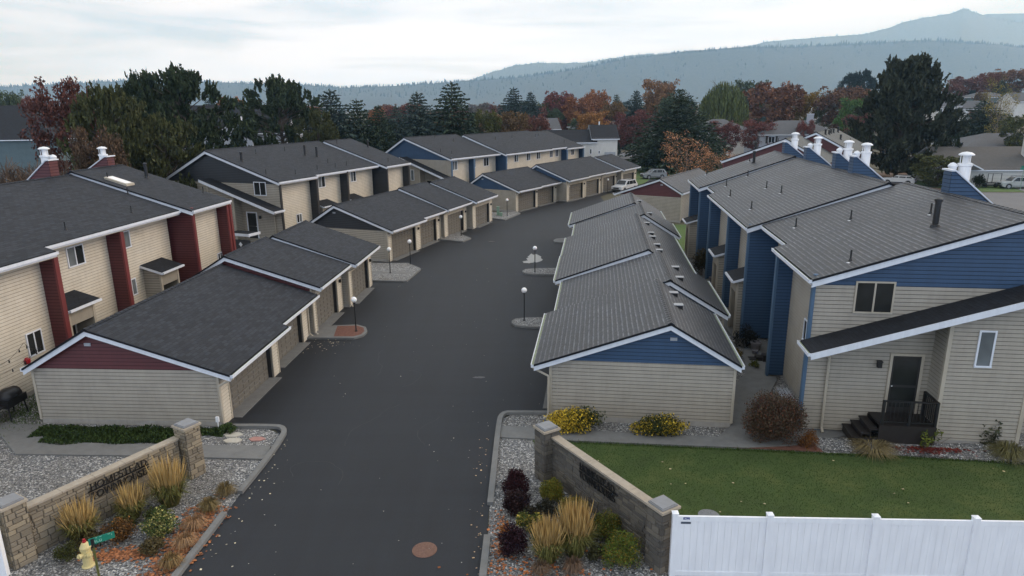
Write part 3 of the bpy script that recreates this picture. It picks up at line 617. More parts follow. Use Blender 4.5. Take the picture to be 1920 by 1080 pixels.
pipes(T3,t3,T3s,[(-7.0,5.45),(-5.13,7.05),(-1.29,1.78),(-2.25,.72),(-3.95,15.4),(-4.06,19.97),(-3.79,26.3),(-4,27.5),(-1.2,31)])
V=Fr((24.2,79.1),57,-1)
Vs=[dict(w=(0,8),E=(0,6.2),A=(-6.8,8.82),F=(-11.4,6.3)),dict(w=(8,22),E=(-2.2,6.5),A=(-8.5,9.24),F=(-12.9,6.9),rf='shingG')]
tv=townhouse(V,Vs,'red','redtrim','shingG','far red gabled townhouse with grey green roof behind the blue townhouse',leanto=False,gwin=False,gwall='red')
pipes(V,tv,Vs,[(-3.2,2,1,.7),(-5.4,3),(-9.2,10,1,.5),(-10.5,13,1,.5),(-11.2,16),(-9.3,19,1,.6),(-9.3,12,1,.4),(-9.2,14,1,.4),(-9.2,16,1,.4)])
# ------------------------------------------------------------------ detached houses
def house(c,wx,wy,rz,ze,zr,wall,roof,label,base=0,hip=False,wins=(),gd=None,chim=None,over=.5,front=0,extra=None,loc_name='house'):
    root=empty(loc_name,(c[0],c[1],base),label,'house',rz=rz); X,Y=wx/2,wy/2
    def bm(name,mat,fn,par=root):
        m=MB(); fn(m); return m.build(name,mat,par)
    def walls(m):
        fn=[lambda q,z,o:(q,-Y-o,z),lambda q,z,o:(q,Y+o,z)]
        for f in fn: siding(m,f,[(-X,-.5),(X,-.5),(X,ze),(-X,ze)],.2,.02)
        top=(0,zr-.1) if not hip else (0,ze)
        for sg in (-1,1): siding(m,lambda q,z,o:(sg*(X+o),q,z),[(-Y,-.5),(Y,-.5),(Y,ze),top,(-Y,ze)] if not hip else [(-Y,-.5),(Y,-.5),(Y,ze),(-Y,ze)],.2,.02)
    bm('wall',wall,walls)
    o=over; k=(zr-ze)/Y; zo=ze-k*o; rx=X+o if not hip else max(.3,X-Y)
    m=MB(); t=.16
    for sg in (-1,1):
        m.quad((-X-o,sg*(Y+o),zo),(X+o,sg*(Y+o),zo),(rx,0,zr),(-rx,0,zr),m=0,uv=[(0,0),(wx,0),(wx-rx,Y),(rx,Y)])
        m.quad((-X-o,sg*(Y+o),zo-t),(X+o,sg*(Y+o),zo-t),(rx,0,zr-t),(-rx,0,zr-t),m=1)
        m.quad((-X-o,sg*(Y+o),zo),(X+o,sg*(Y+o),zo),(X+o,sg*(Y+o),zo-t),(-X-o,sg*(Y+o),zo-t),m=1)
        if hip: m.quad((sg*(X+o),-Y-o,zo),(sg*(X+o),Y+o,zo),(sg*rx,0,zr),m=0,uv=[(0,0),(wy,0),(Y,Y)]); m.quad((sg*(X+o),-Y-o,zo),(sg*(X+o),Y+o,zo),(sg*(X+o),Y+o,zo-t),(sg*(X+o),-Y-o,zo-t),m=1)
        else:
            for s2 in (-1,1): m.quad((sg*rx,s2*(Y+o),zo),(sg*rx,0,zr),(sg*rx,0,zr-t-.05),(sg*rx,s2*(Y+o),zo-t-.05),m=1)
    m.build('roof',[roof,'white'],root)
    for w in wins: # (side, s0,s1,z0,z1)
        f={'f':lambda q,z,o:(q,-Y-o,z),'l':lambda q,z,o:(-X-o,-q,z),'r':lambda q,z,o:(X+o,q,z)}[w[0]]
        window(root,f,*w[1:5],mull=(w[2]-w[1])>.8,fw=.08,depth=.06,pane=w[5] if len(w)>5 else 'glass')
    if gd:
        m=MB(); m.box(((gd[0]+gd[1])/2,-Y-.04,gd[2]/2),(gd[1]-gd[0],.06,gd[2])); g=m.build('garage_door','whitewall' if len(gd)<4 else gd[3],root)
        m=MB()
        for q in range(1,4): m.box(((gd[0]+gd[1])/2,-Y-.075,gd[2]*q/4),(gd[1]-gd[0]-.1,.02,.03))
        m.box(((gd[0]+gd[1])/2,-Y-.06,gd[2]+.07),(gd[1]-gd[0]+.3,.1,.14)); m.build('door_frame','greywall',g)
    if chim:
        m=MB(); m.box((chim[0],chim[1],(chim[2]+ze)/2),(chim[3],chim[3]*.8,chim[2]-ze)); ch=m.build('chimney',wall,root)
        m=MB(); m.box((chim[0],chim[1],chim[2]+.05),(chim[3]+.15,chim[3]*.8+.15,.1)); m.build('cap','white',ch)
    return root
house((10.3,123.8),8.6,7.4,0,6.5,8.35,'whitewall','shingD','white two storey house wing with black roof at the end of the blue townhouse row',wins=[('f',4.0-.6,4.0-.2,4.3,5.2)],over=.4)
hh=house((16.4,124.4),4.2,8.4,0,7.05,9.15,'whitewall','shingD','taller white house block with dark roof beside the cul-de-sac',wins=[('f',-1.2,-.85,4.3,4.9),('f',-1.2,-.85,3.5,4.1)],over=.35,gd=None)
mb=MB(); mb.box((.85,-4.25,2.3),(1.9,.06,4.6)); mb.build('porch_recess','greywall',hh)
mb=MB(); mb.tube((-.6,0,9.0),(-.6,0,9.7),.12,n=8); mb.build('vent_pipe','flue',hh)
house((8.5,136),13,8,0,5.2,6.9,'tan','farroof','low pale roofed house with dormer vents behind the blue townhouse row',over=.4)
h=house((76.8,110.2),19,12,-.08,2.75,5.6,'whitewall','farroofb','white bungalow with wide garage door and brown roof at the right edge',gd=(-3.6,3.4,2.2),chim=(4.3,-3.2,7.4,2.4),over=.6)
mb=MB(); mb.solid([(-9.6,-7.8,2.6),(-5.4,-7.8,2.6),(-5.4,-2,2.6),(-9.6,-2,2.6)],[(-7.51,-7.8,3.7),(-7.49,-7.8,3.7),(-7.49,0,3.7),(-7.51,0,3.7)]); mb.build('roof',['farroofb'],h)
mb=MB(); 
for s in (-1,1): mb.solid([(-7.5,-7.9,3.62),(-7.5,-7.82,3.62),(-7.5+s*2.2,-7.82,2.5),(-7.5+s*2.2,-7.9,2.5)],[(-7.5,-7.9,3.82),(-7.5,-7.82,3.82),(-7.5+s*2.2,-7.82,2.7),(-7.5+s*2.2,-7.9,2.7)])
mb.build('rake_board','white',h)
house((112,158),22,14,-.1,3.2,5.6,'whitewall','farroof','low grey roofed house behind the white bungalow',over=.8,hip=True)
house((50.5,170),14,11,.1,6.3,9.0,'whitewall','farroof','pale house with dark hipped roof below the willow',hip=True,wins=[('f',-5,-3.6,3.8,5.2),('f',2,3.4,3.8,5.2)])
h=house((62.5,155),17,11,-.05,6.3,8.9,'greywall','farroof','grey house with shuttered window and dark hipped roof above the flues',hip=True,wins=[('f',-6.6,-5.2,4.3,5.7),('f',-1.4,-.3,4.3,5.7),('f',3,4.2,4.3,5.7)],chim=(3.5,-1,10.2,1.2))
mb=MB()
for x in (-6.95,-4.85): mb.box((x,-5.56,5),(.4,.06,1.5))
mb.build('shutter','jamb',h)
house((-91,126),24,18,.15,8.0,13.4,'teal','shingD','long dark roofed building at the far left edge',hip=True)
h=house((-57,141),26,16,.1,8.2,13.2,'greywall','shingD','dark roofed house with white gable seen between the left pines',wins=[('f',6,7.2,6,7.8)])
mb=MB(); mb.solid([(1.5,-10,8.2),(7.5,-10,8.2),(7.5,-3,8.2),(1.5,-3,8.2)],[(4.49,-10,11.0),(4.51,-10,11.0),(4.51,-3,11.0),(4.49,-3,11.0)]); g=mb.build('gable','greywall',h)
mb=MB(); mb.box((4.5,-9.2,4),(5.2,1.6,8.2)); mb.build('wall','greywall',h)
mb=MB()
for s in (-1,1): mb.solid([(4.5,-10.1,10.9),(4.5,-10.0,10.9),(4.5+s*3.2,-10.0,8.0),(4.5+s*3.2,-10.1,8.0)],[(4.5,-10.1,11.2),(4.5,-10.0,11.2),(4.5+s*3.2,-10.0,8.3),(4.5+s*3.2,-10.1,8.3)])
mb.build('rake_board','white',h)
window(h,lambda q,z,o:(q,-10.0-o,z),3.6,5.4,5.6,7.8,fw=.08)
house((157,256),9,8,.1,7.0,9.6,'whitewall','farroof','white hillside house with three tall windows beside the giant pine',base=4.3,wins=[('f',-3,-2.2,3,6),('f',-1.2,-.4,3,6),('f',.8,1.6,3,6)])
house((168.5,256),12,8,-.1,6.2,8.8,'whitewall','farroof','white hillside house with single square window',base=4.2,wins=[('f',-1.5,1,3.4,5.6)])
house((152,238),7,9,1.5,4.6,7.6,'whitewall','farroofb','white gable peeking out beside the giant right pine',base=2.2)
house((206,306),17,11,0,5.0,7.0,'teal','farroof','teal house with pale trim high on the hillside',base=9.6,hip=True,wins=[('f',-6,-4,2.6,4.2)])
house((186,256),10,9,0,7.4,10.2,'whitewall','farroof','white gabled house at the right edge of the hillside',base=5.5)
house((8.8,196),8,8,.2,6.6,9.2,'teal','farroof','low grey green house among red trees in the middle distance',wins=[('f',1,2.6,3,5)])
house((44.5,206),12,9,-.3,6.2,8.4,'whitewall','farroof','small pale house left of the narrow dark spruce')
house((25,268),22,10,0,8.5,11.5,'teal','farroof','distant blue grey house between orange trees',hip=True,wins=[('f',-6,-3,5,7.5),('f',0,3,5,7.5)])
house((29,222),20,10,.05,6.0,7.6,'tan','farroofb','distant brown roofed house behind the golden tree',hip=True)
house((88,268),16,10,.1,5.5,8.0,'teal','farroof','blue grey house half hidden between the willow and the rust orange tree',base=1.5,hip=True)
house((119,262),14,9,.1,6.0,9.0,'whitewall','farroof','far white gable between the autumn trees on the right',base=4.0)

# ------------------------------------------------------------------ ground sheets
def smst(t): t=max(0,min(1,t)); return t*t*(3-2*t)
def terr(x,y): return 13*smst((x-70)/140)*smst((y-135)/200)
def sheet(name,pts,z,mat,kd='structure',th=0):
    mb=MB()
    if th: mb.solid([(x,y,z-th) for x,y in pts],[(x,y,z) for x,y in pts])
    else: mb.quad(*[(x,y,z) for x,y in pts])
    o=mb.build(name,mat); 
    if kd: o['kind']=kd
    return o
mb=MB(); xs=[-13000,-5200,-1500,-600,-300,-150,-80]+[-60+12*i for i in range(11)]+[80+10*i for i in range(22)]+[320,420,600,1000,2000,5200,13000]
ys=[-60,0,40,80,120]+[135+10*i for i in range(24)]+[400,500,700,1000,1600,2500,5400,10800]
for x in xs:
    for y in ys: mb.v.append((x,y,terr(x,y)-.02))
ny=len(ys)
for i in range(len(xs)-1):
    for j in range(ny-1): a=i*ny+j; mb.f.append((a,a+ny,a+ny+1,a+1)); mb.m.append(0)
kind(mb.build('ground','terrain',smooth=True),'structure')
sheet('gravel_ground',[(-40,9),(-9.1,9),(-9.06,20.2),(-8.95,23.3),(-9.1,24.3),(-9.9,24.93),(-12,25),(-11.5,60),(-30,60),(-40,30)],.004,'gravel')
sheet('gravel_ground',[(-.8,9),(26,9),(30,22),(24,24),(22,40),(20,64),(12,66),(6,62),(1.66,26.0),(-.1,25.9),(-.5,25.6),(-.62,24.8),(-.78,19)],.004,'gravel')
sheet('asphalt_driveway',[(-9.25,8),(-9.12,20),(-8.95,23.2),(-9.1,24.2),(-9.5,24.75),(-9.9,24.95),(-12.4,25.1),(-12.6,40),(-12.2,54),(-11.4,55),(-7,67),(-3.6,79),(0,82),(8,95),(13,106),(17,112),(22,117),(26,122),(44,121),(42,112),(22,109),(15.5,102),(12.6,96),(12.2,81),(11,76),(8,68),(7,64),(4.6,44),(3.2,33),(1.8,26.05),(.05,26.05),(-.38,25.75),(-.6,25.2),(-.65,24.8),(-.8,19),(-.9,8)],.012,'asphalt')
sheet('lawn',[(.73,23.66),(2.0,23.5),(8.67,22.8),(11.1,22.5),(13.2,22.35),(18,21.5),(26,20.6),(26,15.95),(4.4,16.4),(1.35,20.8)],.03,'lawn')
sheet('lawn',[(19.9,106.5),(24,118.2),(40,124),(46,138),(26,144),(21.6,123)],.03,'farlawn')
sheet('lawn',[(62,108),(66,97.5),(90,95),(100,108),(64,116)],.02,'farlawn')
sheet('sidewalk',[(80.5,104.5),(76.5,105),(73.0,96.5),(80,95.5)],.04,'conc')
sheet('lawn',[(13.0,58.5),(20,56),(20,72),(13.2,72)],.02,'farlawn')
sheet('bare_ground',[(56,108),(64,99.5),(90,101),(90,128),(55,126)],.012,'dirt')
sheet('street',[(40,96),(58,104),(66,96.8),(92,93.5),(104,76),(60,66),(44,80)],.01,'road')
sheet('street',[(14,158),(27,149),(44,152),(60,175),(44,196),(18,186)],.01,'road')
for pts,nm in (([(-15.27,23.62),(-9.2,23.36),(-9.02,22.35),(-14.18,22.7),(-18.57,22.9),(-20.1,24.3),(-26,24.6),(-26,25.8),(-19.9,25.4),(-18.9,25.3),(-18.0,23.9)],'sidewalk'),
    ([(-.5,24.85),(2.06,24.55),(4.94,24.08),(7.9,23.75),(8.85,24.9),(9.3,27.5),(11.1,30.2),(12.1,33.6),(12.2,42),(14.2,52),(15.6,52),(13.7,42),(13.6,33.2),(12.2,29.2),(10.6,26.5),(10.4,24.9),(13.4,25.4),(13.2,23.9),(10.5,23.0),(8.69,22.86),(4.79,23.27),(1.99,23.57),(-.52,23.88)],'sidewalk')):
    sheet(nm,pts,.06,'conc',th=.06)
def strip(name,pts,w,h,mat,z=0,joints=0):
    mb=MB(); n=len(pts); L=[];Rr=[]
    for i,p in enumerate(pts):
        a=Vector(pts[max(0,i-1)]);b=Vector(pts[min(n-1,i+1)]); d=(b-a).normalized(); nn=Vector((-d.y,d.x)); L.append((p[0]+nn.x*w/2,p[1]+nn.y*w/2));Rr.append((p[0]-nn.x*w/2,p[1]-nn.y*w/2))
    for i in range(n-1):
        e=.012; q=[L[i],L[i+1],Rr[i+1],Rr[i]]
        mb.solid([(x,y,z) for x,y in q],[(x*.94+sum(k[0] for k in q)*.015,y,z+h) if 0 else (x,y,z+h) for x,y in q])
    return kind(mb.build(name,mat),'structure')
def arc(pts,it=2):
    for _ in range(it):
        o=[pts[0]]
        for a,b in zip(pts,pts[1:]): o+=[(a[0]*.75+b[0]*.25,a[1]*.75+b[1]*.25),(a[0]*.25+b[0]*.75,a[1]*.25+b[1]*.75)]
        pts=o+[pts[-1]]
    return pts
strip('kerb',[(-9.33,14.5),(-9.27,16.03),(-9.22,17.19),(-9.16,18.9)],.2,.13,'conc')
strip('kerb',arc([(-9.13,20.1),(-9.02,21.7),(-8.96,23.4),(-9.05,24.85),(-10.0,24.98),(-11.5,25.0)]),.2,.13,'conc')
strip('kerb',[(-.92,14.5),(-.86,15.91),(-.8,17.6)],.2,.13,'conc'); strip('kerb',arc([(-.76,19.3),(-.68,21.94),(-.6,24.6),(-.5,26.0),(.2,26.02),(1.66,25.95)]),.2,.13,'conc')
def island(outer,inner,mat,lab=''):
    kind(sheet('kerbed_island',outer,.13,'conc',th=.13),'structure'); sheet('island_bed',inner,.135,mat)
def shrink(p,k=.16):
    c=(sum(x for x,_ in p)/len(p),sum(y for _,y in p)/len(p)); out=[]
    for x,y in p:
        d=math.hypot(x-c[0],y-c[1]); f=(d-k)/d; out.append((c[0]+(x-c[0])*f,c[1]+(y-c[1])*f))
    return out
i1=[(-11.7,35.7),(-8.75,35.6),(-8.35,36.0),(-8.25,36.7),(-8.5,37.5),(-9.1,37.95),(-10.4,37.85),(-11.0,37.6),(-12.2,37.6)]
kind(sheet('kerbed_island',i1,.13,'conc',th=.13),'structure'); sheet('bark_bed',[(-9.95,35.85),(-8.85,35.8),(-8.5,36.15),(-8.42,36.7),(-8.6,37.35),(-9.1,37.75),(-10.2,37.7)],.135,'redgravel')
i2=[(-11.2,48.6),(-8.0,48.2),(-7.7,48.3),(-7.15,52.0),(-7.3,52.4),(-8.5,54.2),(-9.5,54.2),(-12,54.4)]
island(i2,shrink(i2,.2),'gravel'); sheet('sidewalk',[(-11,50.6),(-7.6,50.3),(-7.5,51.0),(-11,51.4)],.139,'conc')
i3=[(-8.5,65.2),(-4.6,63.2),(-3.9,64.8),(-5.0,66.9),(-7.2,67.6)]; island(i3,shrink([(-6.6,64.9),(-4.6,63.6),(-4.1,64.8),(-5.0,66.7),(-6,66.8)],.1),'gravel')
i4=[(-3.8,78.2),(-.7,75.7),(1.1,80.5),(.6,82),(-3,81.5)]; island(i4,shrink(i4,.2),'gravel')
i5=[(5.0,92.4),(7.4,90.3),(9.1,92.6),(6.5,94.6)]; island(i5,shrink(i5,.2),'gravel')
r1=arc([(2.2,37.1),(.3,37.35),(-.15,38.2),(.3,39.05),(2.3,39.05)],1); island(r1,shrink(r1,.15),'gravel')
r2=arc([(3.8,49.8),(1.2,49.95),(.7,50.9),(1.2,51.9),(4,51.95)],1); island(r2,shrink(r2,.15),'gravel')
r3=arc([(5.6,62.2),(4.1,62.3),(3.9,63.3),(4.4,64.4),(5.8,64.4)],1); island(r3,shrink(r3,.1),'conc')
# pale patches and covers
def blob(name,cx,cy,rx,ry,z,mat,n=22,seed=1):
    r=random.Random(seed); pts=[(cx+rx*math.cos(i/n*6.283)*(1+r.uniform(-.28,.28)),cy+ry*math.sin(i/n*6.283)*(1+r.uniform(-.28,.28))) for i in range(n)]
    return sheet(name,pts,z,mat)
blob('sealant_patch',1.95,56.0,.6,1.7,.02,'patch',26,3); blob('sealant_patch',1.3,54.6,.45,.5,.021,'patch',16,5)
blob('sealant_patch',-1.6,30.0,.3,.12,.02,'patch2',16,7)
def cover(x,y,z,r,lab,mat='mh'):
    mb=MB(); mb.lathe((x,y,z),[(r,0),(r,.012),(r*.93,.014),(r*.92,.008),(r*.02,.008)],32)
    for a in range(-4,5):
        L=math.sqrt(max(0,(r*.85)**2-(a*r*.19)**2)); 
        if L>.05: mb.box((x+a*r*.19,y,z+.010),(.035,2*L,.012))
    return tag(mb.build('manhole_cover',mat),lab,'manhole cover')
cover(-2.6,17.05,.013,.36,'rusty round manhole cover in the driveway near the camera'); cover(6.07,18.6,.032,.33,'striped drain cover in the lawn behind the white fence','captop'); cover(-1.9,63.5,.013,.33,'dark round manhole cover far down the driveway','jamb')
r=random.Random(91)
mb=MB()
for k in range(5):
    y=r.uniform(17,60); x=r.uniform(-7,-1)+max(0,(y-30))*.05; a=r.choice([r.uniform(-.3,.3),r.uniform(1.2,1.9)])
    for q in range(r.randint(8,22)):
        a+=r.uniform(-.5,.5); L=r.uniform(.1,.3); nx,ny=x+math.cos(a)*L,y+math.sin(a)*L; w=.006*r.uniform(.5,1.5); px,py=-math.sin(a)*w,math.cos(a)*w
        mb.quad((x-px,y-py,.0155),(x+px,y+py,.0155),(nx+px,ny+py,.0155),(nx-px,ny-py,.0155)); x,y=nx,ny
kind(mb.build('asphalt_cracks','jamb'),'stuff')
# ------------------------------------------------------------------ entry walls
def ashlar(root,fn,s0,s1,z0,z1,seed,name='stone_face',col=(.25,.2,.135)):
    r=random.Random(seed); mb=MB(); z=z0
    while z<z1-.02:
        H=min(r.choice([.1,.15,.15,.2]),z1-z)
        if z1-z-H<.06: H=z1-z
        s=s0-r.uniform(0,.3)
        while s<s1-.01:
            w=r.uniform(.16,.52); a=max(s,s0); b=min(s+w,s1)
            if b-a>.03:
                cells=[(a,b,z,z+H)]
                if H>.18 and r.random()<.3: m=z+H*r.choice([.4,.5,.6]); cells=[(a,b,z,m),(a,b,m,z+H)]
                for (p,q,u,v) in cells:
                    g=.008; o=r.uniform(.012,.036); c=.012
                    P0=[fn(p+g,u+g,0),fn(q-g,u+g,0),fn(q-g,v-g,0),fn(p+g,v-g,0)]; P1=[fn(p+g+c,u+g+c,o+r.uniform(-.005,.005)),fn(q-g-c,u+g+c,o+r.uniform(-.005,.005)),fn(q-g-c,v-g-c,o),fn(p+g+c,v-g-c,o)]
                    i=len(mb.v); mb.v+=P0+P1
                    for k in range(4): mb.f.append((i+k,i+(k+1)%4,i+4+(k+1)%4,i+4+k)); mb.m.append(0)
                    mb.f.append((i+4,i+5,i+6,i+7)); mb.m.append(0)
            s+=w
        z+=H
    o=mb.build(name,'stone',root); o.color=(*col,1); return o
# Roman lettering from strokes: (x0,y0,x1,y1,width) in a unit cap-height cell, plus serifs
def glyphs():
    T,t=.14,.06; G={}
    def st(x0,y0,x1,y1,w=T): return ('l',x0,y0,x1,y1,w)
    def arcs(cx,cy,rx,ry,a0,a1,w=T): return ('a',cx,cy,rx,ry,a0,a1,w)
    se=lambda x,y,w=.22: ('l',x-w/2,y,x+w/2,y,.04)
    G['H']=(.86,[st(.14,0,.14,1),st(.72,0,.72,1),st(.14,.52,.72,.52,t),se(.14,.02),se(.14,.98),se(.72,.02),se(.72,.98)])
    G['O']=(.98,[arcs(.48,.5,.41,.45,0,360)]); G['M']=(1.1,[st(.14,0,.18,1,t),st(.18,1,.53,.05),st(.53,.05,.9,1,t),st(.9,1,.94,0),se(.14,.02),se(.94,.02),se(.14,.98,.16),se(.94,.98,.16)])
    G['E']=(.68,[st(.14,0,.14,1),st(.14,.97,.56,.97,t),st(.14,.52,.48,.52,t),st(.14,.03,.58,.03,t),st(.56,.97,.56,.84,.05),st(.58,.03,.6,.17,.05)])
    G['S']=(.62,[arcs(.29,.74,.19,.22,60,270,.12),arcs(.29,.27,.21,.24,-120,90,.14),se(.43,.86,.05),('l',.06,.2,.06,.06,.05)])
    G['T']=(.76,[st(.38,0,.38,1),st(.05,.97,.71,.97,t),se(.38,.02),('l',.05,.97,.05,.82,.05),('l',.71,.97,.71,.82,.05)])
    G['A']=(.9,[st(.1,0,.43,1,t),st(.43,1,.78,0),st(.22,.33,.66,.33,t),se(.1,.02),se(.78,.02)])
    G['D']=(.88,[st(.14,0,.14,1),arcs(.2,.5,.56,.47,-90,90),se(.12,.02,.18),se(.12,.98,.18)])
    G['W']=(1.2,[st(.06,1,.33,0),st(.33,0,.6,1,t),st(.6,1,.87,0),st(.87,0,1.13,1,t),se(.06,.98),se(1.13,.98),se(.6,.98,.18)])
    G['N']=(.92,[st(.14,0,.14,1,t),st(.14,1,.78,.02),st(.78,0,.78,1,t),se(.14,.02),se(.12,.98,.18),se(.78,.98)])
    G['U']=(.86,[st(.14,1,.14,.4),arcs(.43,.36,.29,.34,180,360,.11),st(.72,.4,.72,1,t),se(.14,.98),se(.72,.98)])
    return G
GL=glyphs()
def word(mb,txt,fn,s0,z0,L,h,o0=.07,o1=.10):
    W=sum(GL[c][0] for c in txt); k=L/W; x=s0
    for c in txt:
        w,items=GL[c]
        for it in items:
            if it[0]=='l': segs=[(it[1],it[2],it[3],it[4],it[5])]
            else:
                _,cx,cy,rx,ry,a0,a1,wd=it; n=max(6,int(abs(a1-a0)/22)); segs=[]
                for q in range(n):
                    t0=R(a0+(a1-a0)*q/n);t1=R(a0+(a1-a0)*(q+1)/n); ww=wd*(.55+.45*abs(math.cos((t0+t1)/2)))
                    segs.append((cx+rx*math.cos(t0),cy+ry*math.sin(t0),cx+rx*math.cos(t1),cy+ry*math.sin(t1),ww))
            for (a,b,c2,d,ww) in segs:
                A=Vector((x+a*k,z0+b*h));B=Vector((x+c2*k,z0+d*h)); dd=(B-A); 
                if dd.length<1e-5: continue
                dd.normalize(); nn=Vector((-dd.y,dd.x))*ww*h*.5; e=dd*.004
                q=[A-e+nn,B+e+nn,B+e-nn,A-e-nn]; mb.solid([fn(p.x,p.y,o0) for p in q],[fn(p.x,p.y,o1) for p in q])
        x+=w*k
def entrywall(A,B,pA,pB,n,label,seed,flip,txt,col,ztop=1.58):
    # A,B base line of the visible face, n its outward normal
    A=Vector(A);B=Vector(B); d=(B-A); L=d.length; d.normalize(); n=Vector(n)
    root=empty('entry_sign_wall',((A.x+B.x)/2,(A.y+B.y)/2,0),label,'sign wall',world=True)
    S=(lambda s:(L-s)) if flip else (lambda s:s)
    def fn(s,z,o): p=A+d*s+n*o; return (p.x,p.y,z)
    core=MB(); q=[(A.x,A.y),(B.x,B.y),(B.x-n.x*.2,B.y-n.y*.2),(A.x-n.x*.2,A.y-n.y*.2)]
    core.solid([(x,y,0) for x,y in q],[(x,y,ztop-.06) for x,y in q]); core.build('mortar_core','mortar',root).color=(.1,.09,.08,1)
    ashlar(root,fn,.02,L-.02,0,ztop-.07,seed,col=col)
    cp=MB(); k=5
    for i in range(k):
        s0,s1=L*i/k+.006,L*(i+1)/k-.006; a=[A+d*s0+n*.06,A+d*s1+n*.06,A+d*s1-n*.24,A+d*s0-n*.24]
        cp.solid([(p.x,p.y,ztop-.065) for p in a],[(p.x,p.y,ztop) for p in a])
    cp.build('wall_cap','cap',root)
    for c,hh in ((pA,1.86),(pB,1.86)):
        c=Vector(c); pm=MB(); w=.29; cs=[c+d*w+n*w,c-d*w+n*w,c-d*w-n*w,c+d*w-n*w]
        pm.solid([(p.x,p.y,0) for p in cs],[(p.x,p.y,hh) for p in cs]); pl=pm.build('pillar','mortar',root)
        for (o_,e,nn) in ((c+n*w,d,n),(c-n*w,d,-n),(c+d*w,n,d),(c-d*w,n,-d)):
            ashlar(pl,(lambda s,z,o,o_=o_,e=e,nn=nn:tuple((o_+e*s+nn*o))+(z,)),-w+.0,w,0,hh,seed+int(c.x*10),col=col)
        cm=MB(); a=math.atan2(d.y,d.x); cm.box((c.x,c.y,hh+.035),(.68,.68,.07),a); cm.build('cap','cap',pl)
        cm=MB(); cm.box((c.x,c.y,hh+.095),(.56,.56,.045),a); cm.box((c.x,c.y,hh+.125),(.5,.5,.025),a); cm.build('cap','captop',pl)
    lt=MB(); (s0,L1,z1,s2,L2,z2,h)=txt; f2=(lambda s,z,o:fn(S(s),z,o))
    word(lt,'HOMESTEAD',f2,s0,z1,L1,h); a=lt.build('lettering','iron',root)
    lt=MB(); word(lt,'TOWNHOUSES',f2,s2,z2,L2,h,.072,.103); lt.build('lettering','iron',root)
    rl=MB(); rl.solid([f2(s0-.05,z1-.045,.03),f2(s0+L1+.08,z1-.045,.03),f2(s0+L1+.08,z1-.045,.06),f2(s0-.05,z1-.045,.06)],[f2(s0-.05,z1-.012,.03),f2(s0+L1+.08,z1-.012,.03),f2(s0+L1+.08,z1-.012,.06),f2(s0-.05,z1-.012,.06)]); rl.build('mounting_rail','iron',root)
    return root
entrywall((-11.47,21.14),(-13.83,17.01),(-11.27,21.42),(-14.05,16.72),(.868,-.496),'tan stone entry wall with dark lettering on the left of the driveway',11,True,(1.70,1.83,1.17,1.68,1.95,.87,.23),(.24,.205,.155),1.56)
entrywall((1.31,20.75),(3.88,16.57),(1.13,20.97),(4.05,16.3),(-.852,-.524),'grey brown stone entry wall with dark lettering on the right of the driveway',23,False,(1.62,1.72,1.28,1.62,1.76,.99,.23),(.115,.105,.092),1.68)
# ------------------------------------------------------------------ white fences
def fence(x0,y0,x1,y1,label,posts,stick=False):
    root=empty('vinyl_fence',(x0,y0,0),label,'fence',world=True); a=math.atan2(y1-y0,x1-x0); L=math.hypot(x1-x0,y1-y0); c,s=math.cos(a),math.sin(a)
    Pt=lambda q,z=0,o=0:(x0+c*q+s*o,y0+s*q-c*o,z)
    for i,p in enumerate(posts):
        m=MB(); m.box(Pt(p,.97),(.15,.15,1.94),a); po=m.build('post','fence',root)
        m=MB(); x,y,_=Pt(p); m.box((x,y,1.95),(.17,.17,.03),a); m.solid([Pt(p-.07,1.965,-.07),Pt(p+.07,1.965,-.07),Pt(p+.07,1.965,.07),Pt(p-.07,1.965,.07)],[Pt(p-.02,2.0,-.02),Pt(p+.02,2.0,-.02),Pt(p+.02,2.0,.02),Pt(p-.02,2.0,.02)]); m.build('cap','fence',po)
    for p,q in zip(posts,posts[1:]):
        m=MB(); mid=(p+q)/2; w=q-p-.15
        m.box(Pt(mid,1.785),(w,.055,.15),a); m.build('rail','fence',root); m=MB(); m.box(Pt(mid,.09),(w,.055,.15),a); m.build('rail','fence',root)
        m=MB(); n=int(w/.17); bw=w/n
        for k in range(n): m.box(Pt(p+.075+bw*(k+.5),.94,0),(bw-.004,.028,1.6),a)
        m.build('panel','fence',root)
    if stick:
        m=MB(); m.box(Pt(.30,1.80,.032),(.17,.006,.065),a); m.build('sticker','sticker',root)
        m=MB(); m.box(Pt(.27,1.80,.036),(.05,.004,.02),a);m.box(Pt(.33,1.785,.036),(.08,.004,.012),a); m.build('lettering','white',root)
        m=MB(); m.box(Pt(.29,1.66,.020),(.26,.006,.06),a); m.build('sticker','sticker2',root)
    return root
fence(4.28,15.86,19.4,15.20,'white vinyl privacy fence running right from the grey brown entry wall',[0,2.48,5.22,7.78,10.4,13.0],True)
fence(-14.05,16.1,-22,15.2,'white vinyl fence piece at the bottom left corner beside the tan pillar',[0,2.5,5.0])
